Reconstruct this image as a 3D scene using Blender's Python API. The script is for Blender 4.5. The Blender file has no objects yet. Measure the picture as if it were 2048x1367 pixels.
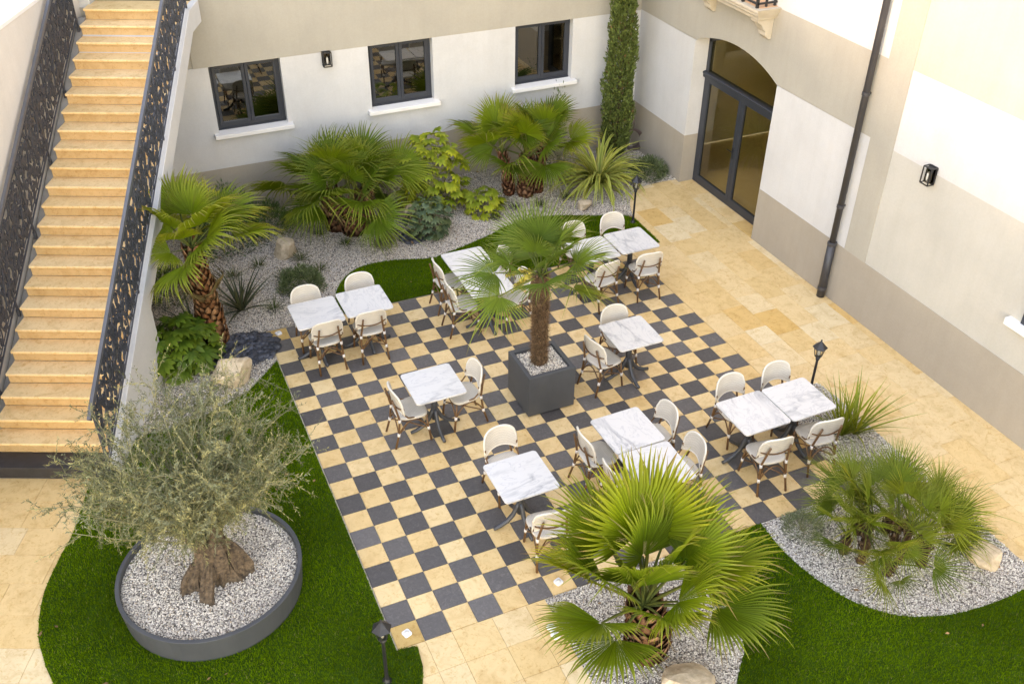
import bpy, math, random
import numpy as np
from mathutils import Matrix, Vector, Euler

random.seed(7)
RNG = np.random.default_rng(7)
R = math.radians
sc = bpy.context.scene
col = sc.collection

# ------------------------------------------------------------------ camera
cam_d = bpy.data.cameras.new('camera')
cam = bpy.data.objects.new('camera', cam_d)
col.objects.link(cam)
sc.camera = cam
cam_d.sensor_width = 36.0
cam_d.lens = 34.442
cam_d.clip_end = 500
right = Vector((0.91458677, -0.40430844, 0.00810705))
down = Vector((-0.22846005, -0.53313392, -0.81460066))
fwd = Vector((0.33367207, 0.74317085, -0.57996555))
cam.matrix_world = Matrix(((right.x, -down.x, -fwd.x, -1.58777),
                           (right.y, -down.y, -fwd.y, -12.66296),
                           (right.z, -down.z, -fwd.z, 8.54807),
                           (0, 0, 0, 1)))
# ------------------------------------------------------------------ light
SUN_EL = 19.0
sun_from = Vector((-0.97, -0.24, 0)).normalized()
world = bpy.data.worlds.new('World')
sc.world = world
world.use_nodes = True
wn = world.node_tree.nodes
wl = world.node_tree.links
wn.clear()
sky = wn.new('ShaderNodeTexSky')
sky.sky_type = 'NISHITA'
sky.sun_disc = False
sky.sun_elevation = R(SUN_EL)
sky.sun_rotation = math.atan2(sun_from.x, sun_from.y)
sky.air_density = 1.0
sky.dust_density = 0.05
sky.ozone_density = 0.6
bg = wn.new('ShaderNodeBackground')
bg.inputs['Strength'].default_value = 0.15
wo = wn.new('ShaderNodeOutputWorld')
wl.new(sky.outputs[0], bg.inputs[0])
wl.new(bg.outputs[0], wo.inputs[0])
sun_d = bpy.data.lights.new('sun', 'SUN')
sun_d.energy = 0.5
sun_d.angle = R(3.0)
sun_d.color = (1.0, 0.93, 0.82)
sun = bpy.data.objects.new('sun', sun_d)
col.objects.link(sun)
sd = Vector((sun_from.x * math.cos(R(SUN_EL)), sun_from.y * math.cos(R(SUN_EL)), math.sin(R(SUN_EL))))
sun.rotation_euler = sd.to_track_quat('Z', 'Y').to_euler()
sun.location = (-20, -8, 25)
sc.view_settings.view_transform = 'Standard'
sc.view_settings.look = 'None'
sc.view_settings.exposure = 3.2
sc.view_settings.use_white_balance = True
sc.view_settings.white_balance_temperature = 10400
sc.view_settings.white_balance_tint = 26
sc.view_settings.gamma = 1.0
sc.render.engine = 'CYCLES'
sc.cycles.max_bounces = 8
sc.cycles.diffuse_bounces = 4
sc.cycles.transparent_max_bounces = 12

# ------------------------------------------------------------------ materials
def nt(name):
    m = bpy.data.materials.new(name)
    m.use_nodes = True
    t = m.node_tree
    t.nodes.clear()
    o = t.nodes.new('ShaderNodeOutputMaterial')
    b = t.nodes.new('ShaderNodeBsdfPrincipled')
    t.links.new(b.outputs[0], o.inputs[0])
    return m, t, b, o

def N(t, kind, **kw):
    n = t.nodes.new(kind)
    for k, v in kw.items():
        if k in n.inputs.keys() if hasattr(n.inputs, 'keys') else False:
            n.inputs[k].default_value = v
        else:
            setattr(n, k, v)
    return n

def noise(t, scale, detail=4, rough=0.55, dist=0.0, vec=None):
    n = t.nodes.new('ShaderNodeTexNoise')
    n.inputs['Scale'].default_value = scale
    n.inputs['Detail'].default_value = detail
    n.inputs['Roughness'].default_value = rough
    n.inputs['Distortion'].default_value = dist
    if vec is not None:
        t.links.new(vec, n.inputs['Vector'])
    return n

def ramp(t, fac, stops, interp='LINEAR'):
    r = t.nodes.new('ShaderNodeValToRGB')
    r.color_ramp.interpolation = interp
    el = r.color_ramp.elements
    while len(el) < len(stops):
        el.new(0.5)
    for e, (p, c) in zip(el, stops):
        e.position = p
        e.color = (c[0], c[1], c[2], 1) if not isinstance(c, (int, float)) else (c, c, c, 1)
    t.links.new(fac, r.inputs[0])
    return r

def mixc(t, fac, a, b, mode='MIX'):
    m = t.nodes.new('ShaderNodeMix')
    m.data_type = 'RGBA'
    m.blend_type = mode
    for sock, val in ((m.inputs[0], fac), (m.inputs[6], a), (m.inputs[7], b)):
        if hasattr(val, 'links'):
            t.links.new(val, sock)
        elif isinstance(val, (int, float)):
            sock.default_value = val
        else:
            sock.default_value = (val[0], val[1], val[2], 1)
    return m.outputs[2]

def geo_pos(t):
    return t.nodes.new('ShaderNodeNewGeometry').outputs['Position']

def obj_co(t):
    return t.nodes.new('ShaderNodeTexCoord').outputs['Object']

def bump(t, b, h, strength=0.3, dist=0.01):
    n = t.nodes.new('ShaderNodeBump')
    n.inputs['Strength'].default_value = strength
    n.inputs['Distance'].default_value = dist
    t.links.new(h, n.inputs['Height'])
    t.links.new(n.outputs[0], b.inputs['Normal'])

def simple(name, c1, c2=None, scale=8.0, rough=0.6, bstr=0.0, bscale=None, metal=0.0, spec=0.5, world_co=True):
    m, t, b, o = nt(name)
    b.inputs['Roughness'].default_value = rough
    b.inputs['Metallic'].default_value = metal
    b.inputs['Specular IOR Level'].default_value = spec
    co = geo_pos(t) if world_co else obj_co(t)
    if c2 is None:
        b.inputs['Base Color'].default_value = (*c1, 1)
    else:
        n = noise(t, scale, 5, 0.6, 0.2, co)
        r = ramp(t, n.outputs[0], [(0.3, c1), (0.7, c2)])
        t.links.new(r.outputs[0], b.inputs['Base Color'])
    if bstr:
        n2 = noise(t, bscale or scale * 6, 4, 0.6, 0, co)
        bump(t, b, n2.outputs[0], bstr, 0.01)
    return m

def stucco(name, c):
    m, t, b, o = nt(name)
    b.inputs['Roughness'].default_value = 0.85
    b.inputs['Specular IOR Level'].default_value = 0.25
    co = geo_pos(t)
    n = noise(t, 1.3, 6, 0.6, 0.3, co)
    d = tuple(x * 0.90 for x in c)
    r = ramp(t, n.outputs[0], [(0.28, d), (0.62, c)])
    mp = t.nodes.new('ShaderNodeMapping')
    mp.inputs['Scale'].default_value = (5.0, 5.0, 0.35)
    t.links.new(co, mp.inputs[0])
    ns = noise(t, 1.6, 5, 0.6, 0.2, mp.outputs[0])
    rs_ = ramp(t, ns.outputs[0], [(0.25, (0.965, 0.96, 0.95)), (0.55, (1, 1, 1))])
    n3 = noise(t, 40, 3, 0.6, 0, co)
    r3 = ramp(t, n3.outputs[0], [(0.3, 0.94), (0.7, 1.0)])
    t.links.new(mixc(t, 1.0, mixc(t, 1.0, r.outputs[0], rs_.outputs[0], 'MULTIPLY'), r3.outputs[0], 'MULTIPLY'), b.inputs['Base Color'])
    n2 = noise(t, 160, 3, 0.6, 0, co)
    bump(t, b, n2.outputs[0], 0.25, 0.004)
    return m

def travertine(name, stops, rand=True, pit=0.35):
    m, t, b, o = nt(name)
    b.inputs['Roughness'].default_value = 0.55
    b.inputs['Specular IOR Level'].default_value = 0.35
    co = geo_pos(t)
    if rand:
        oi = t.nodes.new('ShaderNodeObjectInfo')
        base = ramp(t, oi.outputs['Random'], stops).outputs[0]
    else:
        rgb = t.nodes.new('ShaderNodeRGB')
        rgb.outputs[0].default_value = (*stops[0][1], 1)
        base = rgb.outputs[0]
    n = noise(t, 5.0, 8, 0.65, 0.8, co)
    r = ramp(t, n.outputs[0], [(0.25, (0.80, 0.72, 0.60)), (0.5, (1, 1, 1)), (0.8, (1.08, 1.10, 1.12))])
    c = mixc(t, 1.0, base, r.outputs[0], 'MULTIPLY')
    n2 = noise(t, 38, 6, 0.75, 0.6, co)
    r2 = ramp(t, n2.outputs[0], [(0.30, (0.62, 0.50, 0.36)), (0.42, (1, 1, 1))])
    c = mixc(t, pit, c, mixc(t, 1.0, c, r2.outputs[0], 'MULTIPLY'))
    n4 = noise(t, 14, 6, 0.7, 1.5, co)
    r4 = ramp(t, n4.outputs[0], [(0.34, (0.80, 0.66, 0.47)), (0.46, (1, 1, 1)), (0.62, (1, 1, 1)), (0.75, (1.06, 1.04, 1.0))])
    c = mixc(t, 0.8, c, mixc(t, 1.0, c, r4.outputs[0], 'MULTIPLY'))
    t.links.new(c, b.inputs['Base Color'])
    bump(t, b, n2.outputs[0], 0.25, 0.004)
    return m

def attr_mat(name, rough=0.55, trans=0.0, var=0.25, spec=0.3, hue=None):
    m, t, b, o = nt(name)
    b.inputs['Roughness'].default_value = rough
    b.inputs['Specular IOR Level'].default_value = spec
    a = t.nodes.new('ShaderNodeAttribute')
    a.attribute_name = 'Col'
    oi = t.nodes.new('ShaderNodeObjectInfo')
    lo = 1 - var
    hi = 1 + var
    if hue:
        r = ramp(t, oi.outputs['Random'], hue)
    else:
        r = ramp(t, oi.outputs['Random'], [(0, (lo, lo, lo)), (1, (hi, hi, hi))])
    c = mixc(t, 1.0, a.outputs['Color'], r.outputs[0], 'MULTIPLY')
    t.links.new(c, b.inputs['Base Color'])
    if trans:
        tr = t.nodes.new('ShaderNodeBsdfTranslucent')
        t.links.new(c, tr.inputs[0])
        mx = t.nodes.new('ShaderNodeMixShader')
        mx.inputs[0].default_value = trans
        t.links.new(b.outputs[0], mx.inputs[1])
        t.links.new(tr.outputs[0], mx.inputs[2])
        t.links.new(mx.outputs[0], o.inputs[0])
    return m

def marble():
    m, t, b, o = nt('marble')
    b.inputs['Roughness'].default_value = 0.28
    b.inputs['Specular IOR Level'].default_value = 0.4
    tc = t.nodes.new('ShaderNodeTexCoord')
    oi = t.nodes.new('ShaderNodeObjectInfo')
    mul = t.nodes.new('ShaderNodeMath')
    mul.operation = 'MULTIPLY'
    mul.inputs[1].default_value = 57.0
    t.links.new(oi.outputs['Random'], mul.inputs[0])
    cx = t.nodes.new('ShaderNodeCombineXYZ')
    for i in range(3):
        t.links.new(mul.outputs[0], cx.inputs[i])
    ad = t.nodes.new('ShaderNodeVectorMath')
    t.links.new(tc.outputs['Object'], ad.inputs[0])
    t.links.new(cx.outputs[0], ad.inputs[1])
    mp = t.nodes.new('ShaderNodeMapping')
    mp.inputs['Scale'].default_value = (1.0, 2.3, 1.0)
    mp.inputs['Rotation'].default_value = (0, 0, 0.5)
    t.links.new(ad.outputs[0], mp.inputs[0])
    v = mp.outputs[0]
    n = noise(t, 1.1, 7, 0.55, 1.0, v)
    r = ramp(t, n.outputs[0], [(0.455, (1, 1, 1)), (0.492, (0.36, 0.38, 0.42)), (0.507, (0.5, 0.52, 0.56)), (0.56, (1, 1, 1))])
    n2 = noise(t, 2.6, 8, 0.6, 1.4, v)
    r2 = ramp(t, n2.outputs[0], [(0.475, (1, 1, 1)), (0.5, (0.80, 0.81, 0.84)), (0.525, (1, 1, 1))])
    n3 = noise(t, 1.2, 3, 0.5, 0, v)
    r3 = ramp(t, n3.outputs[0], [(0.44, 0.0), (0.62, 0.6)])
    veins = mixc(t, r3.outputs[0], (1, 1, 1), r.outputs[0])
    c = mixc(t, 1.0, veins, r2.outputs[0], 'MULTIPLY')
    c = mixc(t, 1.0, c, (0.60, 0.58, 0.545), 'MULTIPLY')
    t.links.new(c, b.inputs['Base Color'])
    return m

def weave(name, c1, c2):
    m, t, b, o = nt(name)
    b.inputs['Roughness'].default_value = 0.7
    b.inputs['Specular IOR Level'].default_value = 0.3
    co = obj_co(t)
    mp = t.nodes.new('ShaderNodeMapping')
    mp.inputs['Rotation'].default_value = (0.0, 0.0, 0.785)
    t.links.new(co, mp.inputs[0])
    ch = t.nodes.new('ShaderNodeTexChecker')
    ch.inputs['Scale'].default_value = 75
    ch.inputs['Color1'].default_value = (*c1, 1)
    ch.inputs['Color2'].default_value = (*c2, 1)
    t.links.new(mp.outputs[0], ch.inputs['Vector'])
    n = noise(t, 9, 3, 0.5, 0, co)
    r = ramp(t, n.outputs[0], [(0.3, 0.9), (0.7, 1.0)])
    t.links.new(mixc(t, 1.0, ch.outputs[0], r.outputs[0], 'MULTIPLY'), b.inputs['Base Color'])
    bump(t, b, ch.outputs['Fac'], 0.3, 0.002)
    return m

def glass(name, tint, refl):
    m, t, b, o = nt(name)
    t.nodes.remove(b)
    g = t.nodes.new('ShaderNodeBsdfGlossy')
    g.inputs['Roughness'].default_value = 0.02
    g.inputs['Color'].default_value = (0.95, 0.93, 0.85, 1)
    tr = t.nodes.new('ShaderNodeBsdfTransparent')
    tr.inputs['Color'].default_value = (*tint, 1)
    f = t.nodes.new('ShaderNodeFresnel')
    f.inputs['IOR'].default_value = 1.5
    ma = t.nodes.new('ShaderNodeMath')
    ma.operation = 'MULTIPLY_ADD'
    ma.inputs[1].default_value = 1.0
    ma.inputs[2].default_value = refl
    ma.use_clamp = True
    t.links.new(f.outputs[0], ma.inputs[0])
    gb = t.nodes.new('ShaderNodeNewGeometry')
    inv = t.nodes.new('ShaderNodeMath')
    inv.operation = 'SUBTRACT'
    inv.inputs[0].default_value = 1.0
    t.links.new(gb.outputs['Backfacing'], inv.inputs[1])
    mu = t.nodes.new('ShaderNodeMath')
    mu.operation = 'MULTIPLY'
    t.links.new(ma.outputs[0], mu.inputs[0])
    t.links.new(inv.outputs[0], mu.inputs[1])
    mx = t.nodes.new('ShaderNodeMixShader')
    t.links.new(mu.outputs[0], mx.inputs[0])
    t.links.new(tr.outputs[0], mx.inputs[1])
    t.links.new(g.outputs[0], mx.inputs[2])
    t.links.new(mx.outputs[0], o.inputs[0])
    return m

def gravel_mat():
    m, t, b, o = nt('gravel_bed')
    b.inputs['Roughness'].default_value = 0.9
    co = geo_pos(t)
    v = t.nodes.new('ShaderNodeTexVoronoi')
    v.inputs['Scale'].default_value = 60
    t.links.new(co, v.inputs['Vector'])
    sx = t.nodes.new('ShaderNodeSeparateColor')
    t.links.new(v.outputs['Color'], sx.inputs[0])
    r = ramp(t, sx.outputs[0], [(0.0, (0.07, 0.06, 0.05)), (0.3, (0.22, 0.19, 0.165)), (0.6, (0.42, 0.375, 0.33)), (0.85, (0.60, 0.55, 0.48))])
    t.links.new(r.outputs[0], b.inputs['Base Color'])
    bump(t, b, v.outputs['Distance'], 0.6, 0.01)
    return m

def grass_mat():
    m, t, b, o = nt('turf_ground')
    b.inputs['Roughness'].default_value = 0.9
    b.inputs['Specular IOR Level'].default_value = 0.1
    co = geo_pos(t)
    n = noise(t, 3.5, 6, 0.65, 0.4, co)
    r = ramp(t, n.outputs[0], [(0.3, (0.020, 0.052, 0.004)), (0.6, (0.034, 0.080, 0.006)), (0.8, (0.055, 0.105, 0.010))])
    t.links.new(r.outputs[0], b.inputs['Base Color'])
    n2 = noise(t, 150, 3, 0.6, 0, co)
    bump(t, b, n2.outputs[0], 0.5, 0.01)
    return m

WHITE = stucco('white_stucco', (0.565, 0.563, 0.548))
TAUPE = stucco('taupe_stucco', (0.40, 0.372, 0.312))
PLINTH = stucco('plinth_stucco', (0.375, 0.325, 0.26))
BEIGE = stucco('beige_stucco', (0.485, 0.465, 0.41))
CREAM = stucco('cream_stucco', (0.50, 0.455, 0.365))
SLAB = travertine('travertine', [(0.0, (0.69, 0.46, 0.21)), (0.25, (0.72, 0.485, 0.23)), (0.50, (0.74, 0.51, 0.255)), (0.72, (0.73, 0.525, 0.285)),
                                 (0.86, (0.74, 0.57, 0.345)), (0.94, (0.70, 0.46, 0.21)), (1.0, (0.67, 0.40, 0.14))], pit=0.7)
LTILE = travertine('light_stone_tile', [(0.0, (0.72, 0.475, 0.215)), (0.5, (0.76, 0.52, 0.255)), (1.0, (0.79, 0.565, 0.30))], pit=0.35)
OTILE = travertine('orange_stone_tile', [(0, (0.56, 0.35, 0.125))], rand=False)
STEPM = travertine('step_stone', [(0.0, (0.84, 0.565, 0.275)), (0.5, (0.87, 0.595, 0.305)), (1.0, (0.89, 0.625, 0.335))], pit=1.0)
RISER_SHADED = travertine('riser_stone_shaded', [(0.0, (0.58, 0.37, 0.175)), (0.5, (0.62, 0.40, 0.195)), (1.0, (0.66, 0.43, 0.215))], pit=1.0)  # same stone as the treads, weaker light on upright faces put into colour
BALCM = simple('cut_stone', (0.44, 0.38, 0.29), (0.50, 0.44, 0.345), 6, 0.8, 0.2, 60)

def dark_tile_mat():
    m, t, b, o = nt('dark_stone_tile')
    b.inputs['Roughness'].default_value = 0.5
    b.inputs['Specular IOR Level'].default_value = 0.4
    co = geo_pos(t)
    oi = t.nodes.new('ShaderNodeObjectInfo')
    r0 = ramp(t, oi.outputs['Random'], [(0, (0.072, 0.064, 0.060)), (1, (0.140, 0.126, 0.118))])
    n = noise(t, 22, 7, 0.7, 1.0, co)
    r = ramp(t, n.outputs[0], [(0.3, 0.75), (0.55, 1.0), (0.72, 1.5)])
    n2 = noise(t, 90, 3, 0.6, 0.0, co)
    r2 = ramp(t, n2.outputs[0], [(0.70, 0.0), (0.78, 0.35)])
    c = mixc(t, 1.0, r0.outputs[0], r.outputs[0], 'MULTIPLY')
    c = mixc(t, r2.outputs[0], c, (0.32, 0.31, 0.30))
    t.links.new(c, b.inputs['Base Color'])
    bump(t, b, n.outputs[0], 0.12, 0.003)
    return m
DTILE = dark_tile_mat()
MORTAR = simple('joint_mortar', (0.70, 0.58, 0.42), (0.78, 0.66, 0.50), 12, 0.9)
SOIL = simple('soil', (0.10, 0.08, 0.06), (0.16, 0.13, 0.10), 4, 0.95)
GRAVEL = gravel_mat()
PEBBLE = attr_mat('pebbles', 0.85, 0, 0.0)
TURF = grass_mat()
BLADE = attr_mat('grass_blades', 0.9, 0.25, 0.0, 0.03)
MARBLE = marble()
ANTHRA = simple('anthracite_metal', (0.040, 0.044, 0.050), (0.052, 0.057, 0.064), 5, 0.45, 0.05, 80)
POTM = simple('anthracite_pot', (0.045, 0.050, 0.055), (0.065, 0.070, 0.076), 2.2, 0.6, 0.08, 60)
FRAMEM = simple('dark_window_frame', (0.026, 0.031, 0.040), (0.032, 0.038, 0.048), 5, 0.4)
IRON = simple('cast_iron', (0.022, 0.026, 0.034), (0.060, 0.066, 0.080), 30, 0.5, 0.2, 90)
BLACK = simple('black_metal', (0.012, 0.012, 0.013), (0.02, 0.02, 0.022), 8, 0.45)
BLACKSTONE = simple('black_step_stone', (0.022, 0.021, 0.023), (0.040, 0.038, 0.040), 9, 0.45, 0.1, 50)
PIPEM = simple('dark_downpipe', (0.030, 0.030, 0.033), (0.045, 0.044, 0.047), 3, 0.45)
RATTAN = weave('woven_seat', (0.62, 0.57, 0.49), (0.50, 0.455, 0.385))
RIM = simple('pale_rattan_rim', (0.62, 0.57, 0.48), (0.70, 0.65, 0.56), 40, 0.7)
BAMBOO = simple('brown_bamboo', (0.10, 0.045, 0.016), (0.17, 0.080, 0.030), 30, 0.45, 0.1, 120)
BIND = simple('white_binding', (0.60, 0.56, 0.52), (0.68, 0.64, 0.60), 30, 0.6)
GLASS = glass('window_glass', (0.62, 0.62, 0.56), 0.16)
DGLASS = glass('door_glass', (0.88, 0.83, 0.68), 0.04)
DKGLASS = glass('smoked_lantern_glass', (0.30, 0.28, 0.24), 0.03)
LGLASS = glass('lantern_glass', (0.85, 0.83, 0.78), 0.04)
INTERIOR = simple('room_plaster', (0.50, 0.44, 0.31), (0.55, 0.48, 0.34), 2, 0.9)
INTFLOOR = simple('room_floor', (0.58, 0.42, 0.24), (0.64, 0.48, 0.29), 3, 0.6)
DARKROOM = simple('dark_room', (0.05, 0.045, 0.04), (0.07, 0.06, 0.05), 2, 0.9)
PALM = attr_mat('palm_leaf', 0.55, 0.28, 0.2, 0.18, [(0.0, (0.62, 0.70, 0.6)), (0.4, (0.95, 0.97, 0.95)), (0.75, (1.15, 1.08, 0.9)), (1.0, (1.45, 1.2, 0.8))])
LEAF = attr_mat('shrub_leaf', 0.5, 0.22, 0.2, 0.22, [(0.0, (0.7, 0.78, 0.7)), (0.5, (1, 1, 1)), (1.0, (1.3, 1.15, 0.85))])
FOLI = attr_mat('fine_foliage', 0.65, 0.15, 0.0, 0.2)
TRUNK = attr_mat('palm_trunk', 0.9, 0, 0.12, 0.1)
BARK = simple('olive_bark', (0.022, 0.014, 0.009), (0.17, 0.115, 0.07), 26, 0.95, 1.0, 55)
TWIG = simple('olive_twig', (0.17, 0.165, 0.085), (0.24, 0.22, 0.12), 10, 0.8)
ROCK = simple('pale_limestone', (0.36, 0.27, 0.17), (0.66, 0.53, 0.38), 9, 0.9, 1.0, 22)
SLATE = attr_mat('slate_chips', 0.6, 0, 0.0, 0.4)
CAP = simple('white_lamp_cap', (0.75, 0.75, 0.74), None, rough=0.35)
BULB = simple('frosted_bulb', (0.6, 0.58, 0.52), None, rough=0.4)
HOSE = simple('brown_hose', (0.09, 0.055, 0.05), (0.12, 0.08, 0.07), 10, 0.5)
TERRACE = simple('pale_coping', (0.70, 0.68, 0.64), (0.76, 0.74, 0.70), 4, 0.8)
ROOFM = simple('roof_tile', (0.30, 0.14, 0.08), (0.38, 0.2, 0.12), 4, 0.9)
BALCFLOOR = simple('balcony_terracotta', (0.55, 0.30, 0.17), (0.60, 0.36, 0.22), 9, 0.8)

# ------------------------------------------------------------------ mesh helpers
class MB:
    def __init__(s):
        s.v = []
        s.f = []
    def add(s, vs, fs):
        o = len(s.v)
        s.v.extend([tuple(p) for p in vs])
        s.f.extend([tuple(i + o for i in f) for f in fs])
        return s
    def box(s, lo, hi, M=None):
        x0, y0, z0 = lo
        x1, y1, z1 = hi
        vs = [(x0, y0, z0), (x1, y0, z0), (x1, y1, z0), (x0, y1, z0), (x0, y0, z1), (x1, y0, z1), (x1, y1, z1), (x0, y1, z1)]
        if M is not None:
            vs = [M @ Vector(p) for p in vs]
        return s.add(vs, [(3, 2, 1, 0), (4, 5, 6, 7), (0, 1, 5, 4), (1, 2, 6, 5), (2, 3, 7, 6), (3, 0, 4, 7)])
    def tube(s, pts, r, n=6, caps=True, rect=None, closed=False):
        pts = [Vector(p) for p in pts]
        k = len(pts)
        rs = r if isinstance(r, (list, tuple)) else [r] * k
        rings = []
        ref = None
        for i, p in enumerate(pts):
            if closed:
                d = pts[(i + 1) % k] - pts[i - 1]
            else:
                d = pts[min(i + 1, k - 1)] - pts[max(i - 1, 0)]
            if d.length < 1e-9:
                d = Vector((0, 0, 1))
            d.normalize()
            if ref is None:
                ref = Vector((0, 0, 1)) if abs(d.z) < 0.9 else Vector((1, 0, 0))
            a = d.cross(ref)
            if a.length < 1e-5:
                a = d.orthogonal()
            a.normalize()
            b = a.cross(d).normalized()
            ref = b
            ring = []
            for j in range(n):
                th = 2 * math.pi * (j + 0.5) / n
                if rect:
                    ring.append(p + a * (math.cos(th) * rs[i] * rect[0]) + b * (math.sin(th) * rs[i] * rect[1]))
                else:
                    ring.append(p + a * (math.cos(th) * rs[i]) + b * (math.sin(th) * rs[i]))
            rings.append(ring)
        vs = [q for ring in rings for q in ring]
        fs = []
        m = k if closed else k - 1
        for i in range(m):
            i2 = (i + 1) % k
            for j in range(n):
                j2 = (j + 1) % n
                fs.append((i * n + j, i2 * n + j, i2 * n + j2, i * n + j2))
        if caps and not closed:
            fs.append(tuple(range(n)))
            fs.append(tuple((k - 1) * n + j for j in reversed(range(n))))
        return s.add(vs, fs)
    def lathe(s, prof, n=24, c=(0, 0)):
        vs = []
        fs = []
        k = len(prof)
        for r, z in prof:
            for j in range(n):
                th = 2 * math.pi * j / n
                vs.append((c[0] + r * math.cos(th), c[1] + r * math.sin(th), z))
        for i in range(k - 1):
            for j in range(n):
                j2 = (j + 1) % n
                fs.append((i * n + j, i * n + j2, (i + 1) * n + j2, (i + 1) * n + j))
        fs.append(tuple(reversed(range(n))))
        fs.append(tuple((k - 1) * n + j for j in range(n)))
        return s.add(vs, fs)
    def prism(s, poly, z0, z1, M=None):
        n = len(poly)
        vs = [(x, y, z0) for x, y in poly] + [(x, y, z1) for x, y in poly]
        if M is not None:
            vs = [M @ Vector(p) for p in vs]
        fs = [tuple(reversed(range(n))), tuple(range(n, 2 * n))]
        for i in range(n):
            j = (i + 1) % n
            fs.append((i, j, n + j, n + i))
        return s.add(vs, fs)
    def mesh(s, name, mat, smooth=False):
        me = bpy.data.meshes.new(name)
        me.from_pydata(s.v, [], s.f)
        me.materials.append(mat)
        if smooth:
            me.polygons.foreach_set('use_smooth', [True] * len(me.polygons))
        me.update()
        return me
    def build(s, name, mat, parent=None, smooth=False, bevel=0):
        return ob(name, s.mesh(name, mat, smooth), parent, bevel)

def ob(name, data, parent=None, bevel=0):
    o = bpy.data.objects.new(name, data)
    col.objects.link(o)
    if parent:
        o.parent = parent
    if bevel:
        b = o.modifiers.new('bevel', 'BEVEL')
        b.width = bevel
        b.segments = 2
        b.limit_method = 'ANGLE'
        b.angle_limit = R(40)
    return o

def thing(name, label, cat, loc=(0, 0, 0), rz=0.0, group=None):
    o = bpy.data.objects.new(name, None)
    col.objects.link(o)
    o.empty_display_size = 0.1
    o.location = loc
    o.rotation_euler = (0, 0, rz)
    return tag(o, label, cat, group)

def tag(o, label, cat=None, group=None, kind=None):
    o['label'] = label
    if cat:
        o['category'] = cat
    if group:
        o['group'] = group
    if kind:
        o['kind'] = kind
    return o

def struct(o, label, cat):
    o['kind'] = 'structure'
    o['label'] = label
    o['category'] = cat
    return o

class Acc:
    """triangle soup with per-vertex colours"""
    def __init__(s):
        s.v = []
        s.f = []
        s.c = []
        s.n = 0
    def add(s, v, f, c):
        v = np.asarray(v, float).reshape(-1, 3)
        f = np.asarray(f, int).reshape(-1, 3)
        c = np.asarray(c, float)
        if c.ndim == 1:
            c = np.tile(c, (len(v), 1))
        s.v.append(v)
        s.f.append(f + s.n)
        s.c.append(c)
        s.n += len(v)
    def scatter(s, tv, tf, pos, mats, colr):
        """tv (n,3) template, pos (m,3), mats (m,3,3), colr (m,3) or (m,n,3)"""
        tv = np.asarray(tv, float)
        tf = np.asarray(tf, int)
        m, n = len(pos), len(tv)
        if m == 0:
            return
        V = np.einsum('mij,nj->mni', mats, tv) + pos[:, None, :]
        F = (tf[None] + (np.arange(m) * n)[:, None, None]).reshape(-1, 3)
        C = colr if colr.ndim == 3 else np.repeat(colr[:, None, :], n, 1)
        s.add(V.reshape(-1, 3), F, C.reshape(-1, 3))
    def mesh(s, name, mat, smooth=False):
        v = np.concatenate(s.v)
        f = np.concatenate(s.f)
        c = np.concatenate(s.c)
        me = bpy.data.meshes.new(name)
        me.vertices.add(len(v))
        me.vertices.foreach_set('co', v.astype(np.float32).ravel())
        me.loops.add(len(f) * 3)
        me.loops.foreach_set('vertex_index', f.astype(np.int32).ravel())
        me.polygons.add(len(f))
        me.polygons.foreach_set('loop_start', np.arange(0, len(f) * 3, 3, dtype=np.int32))
        if smooth:
            me.polygons.foreach_set('use_smooth', np.ones(len(f), bool))
        a = me.color_attributes.new('Col', 'FLOAT_COLOR', 'POINT')
        a.data.foreach_set('color', np.c_[c, np.ones(len(c))].astype(np.float32).ravel())
        me.materials.append(mat)
        me.update(calc_edges=True)
        me.validate()
        return me
    def build(s, name, mat, parent=None, smooth=False):
        return ob(name, s.mesh(name, mat, smooth), parent)

def rand_rot(m, tilt=math.pi, rng=RNG):
    """random rotations: yaw anywhere, tilted up to `tilt`"""
    a = rng.uniform(0, 2 * math.pi, m)
    b = rng.uniform(0, tilt, m)
    g = rng.uniform(0, 2 * math.pi, m)
    ca, sa, cb, sb, cg, sg = np.cos(a), np.sin(a), np.cos(b), np.sin(b), np.cos(g), np.sin(g)
    Z = np.zeros(m)
    O = np.ones(m)
    Rz = np.stack([np.stack([ca, -sa, Z], -1), np.stack([sa, ca, Z], -1), np.stack([Z, Z, O], -1)], 1)
    Rx = np.stack([np.stack([O, Z, Z], -1), np.stack([Z, cb, -sb], -1), np.stack([Z, sb, cb], -1)], 1)
    Rg = np.stack([np.stack([cg, -sg, Z], -1), np.stack([sg, cg, Z], -1), np.stack([Z, Z, O], -1)], 1)
    return Rz @ Rx @ Rg

def dir_frames(d, rng=RNG):
    """frames whose local +X follows d (m,3), random roll"""
    d = d / np.linalg.norm(d, axis=1, keepdims=True)
    m = len(d)
    h = rng.normal(size=(m, 3))
    y = np.cross(h, d)
    y /= np.linalg.norm(y, axis=1, keepdims=True) + 1e-9
    z = np.cross(d, y)
    return np.stack([d, y, z], -1)

def catmull(pts, closed=False, k=6):
    out = []
    n = len(pts)
    rng_ = range(n if closed else n - 1)
    P = [np.array(p, float) for p in pts]
    for i in rng_:
        p0 = P[i - 1] if (closed or i > 0) else P[0]
        p1 = P[i]
        p2 = P[(i + 1) % n]
        p3 = P[(i + 2) % n] if (closed or i + 2 < n) else P[-1]
        for j in range(k):
            t = j / k
            out.append(tuple(0.5 * ((2 * p1) + (-p0 + p2) * t + (2 * p0 - 5 * p1 + 4 * p2 - p3) * t * t + (-p0 + 3 * p1 - 3 * p2 + p3) * t ** 3)))
    if not closed:
        out.append(tuple(P[-1]))
    return out

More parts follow.
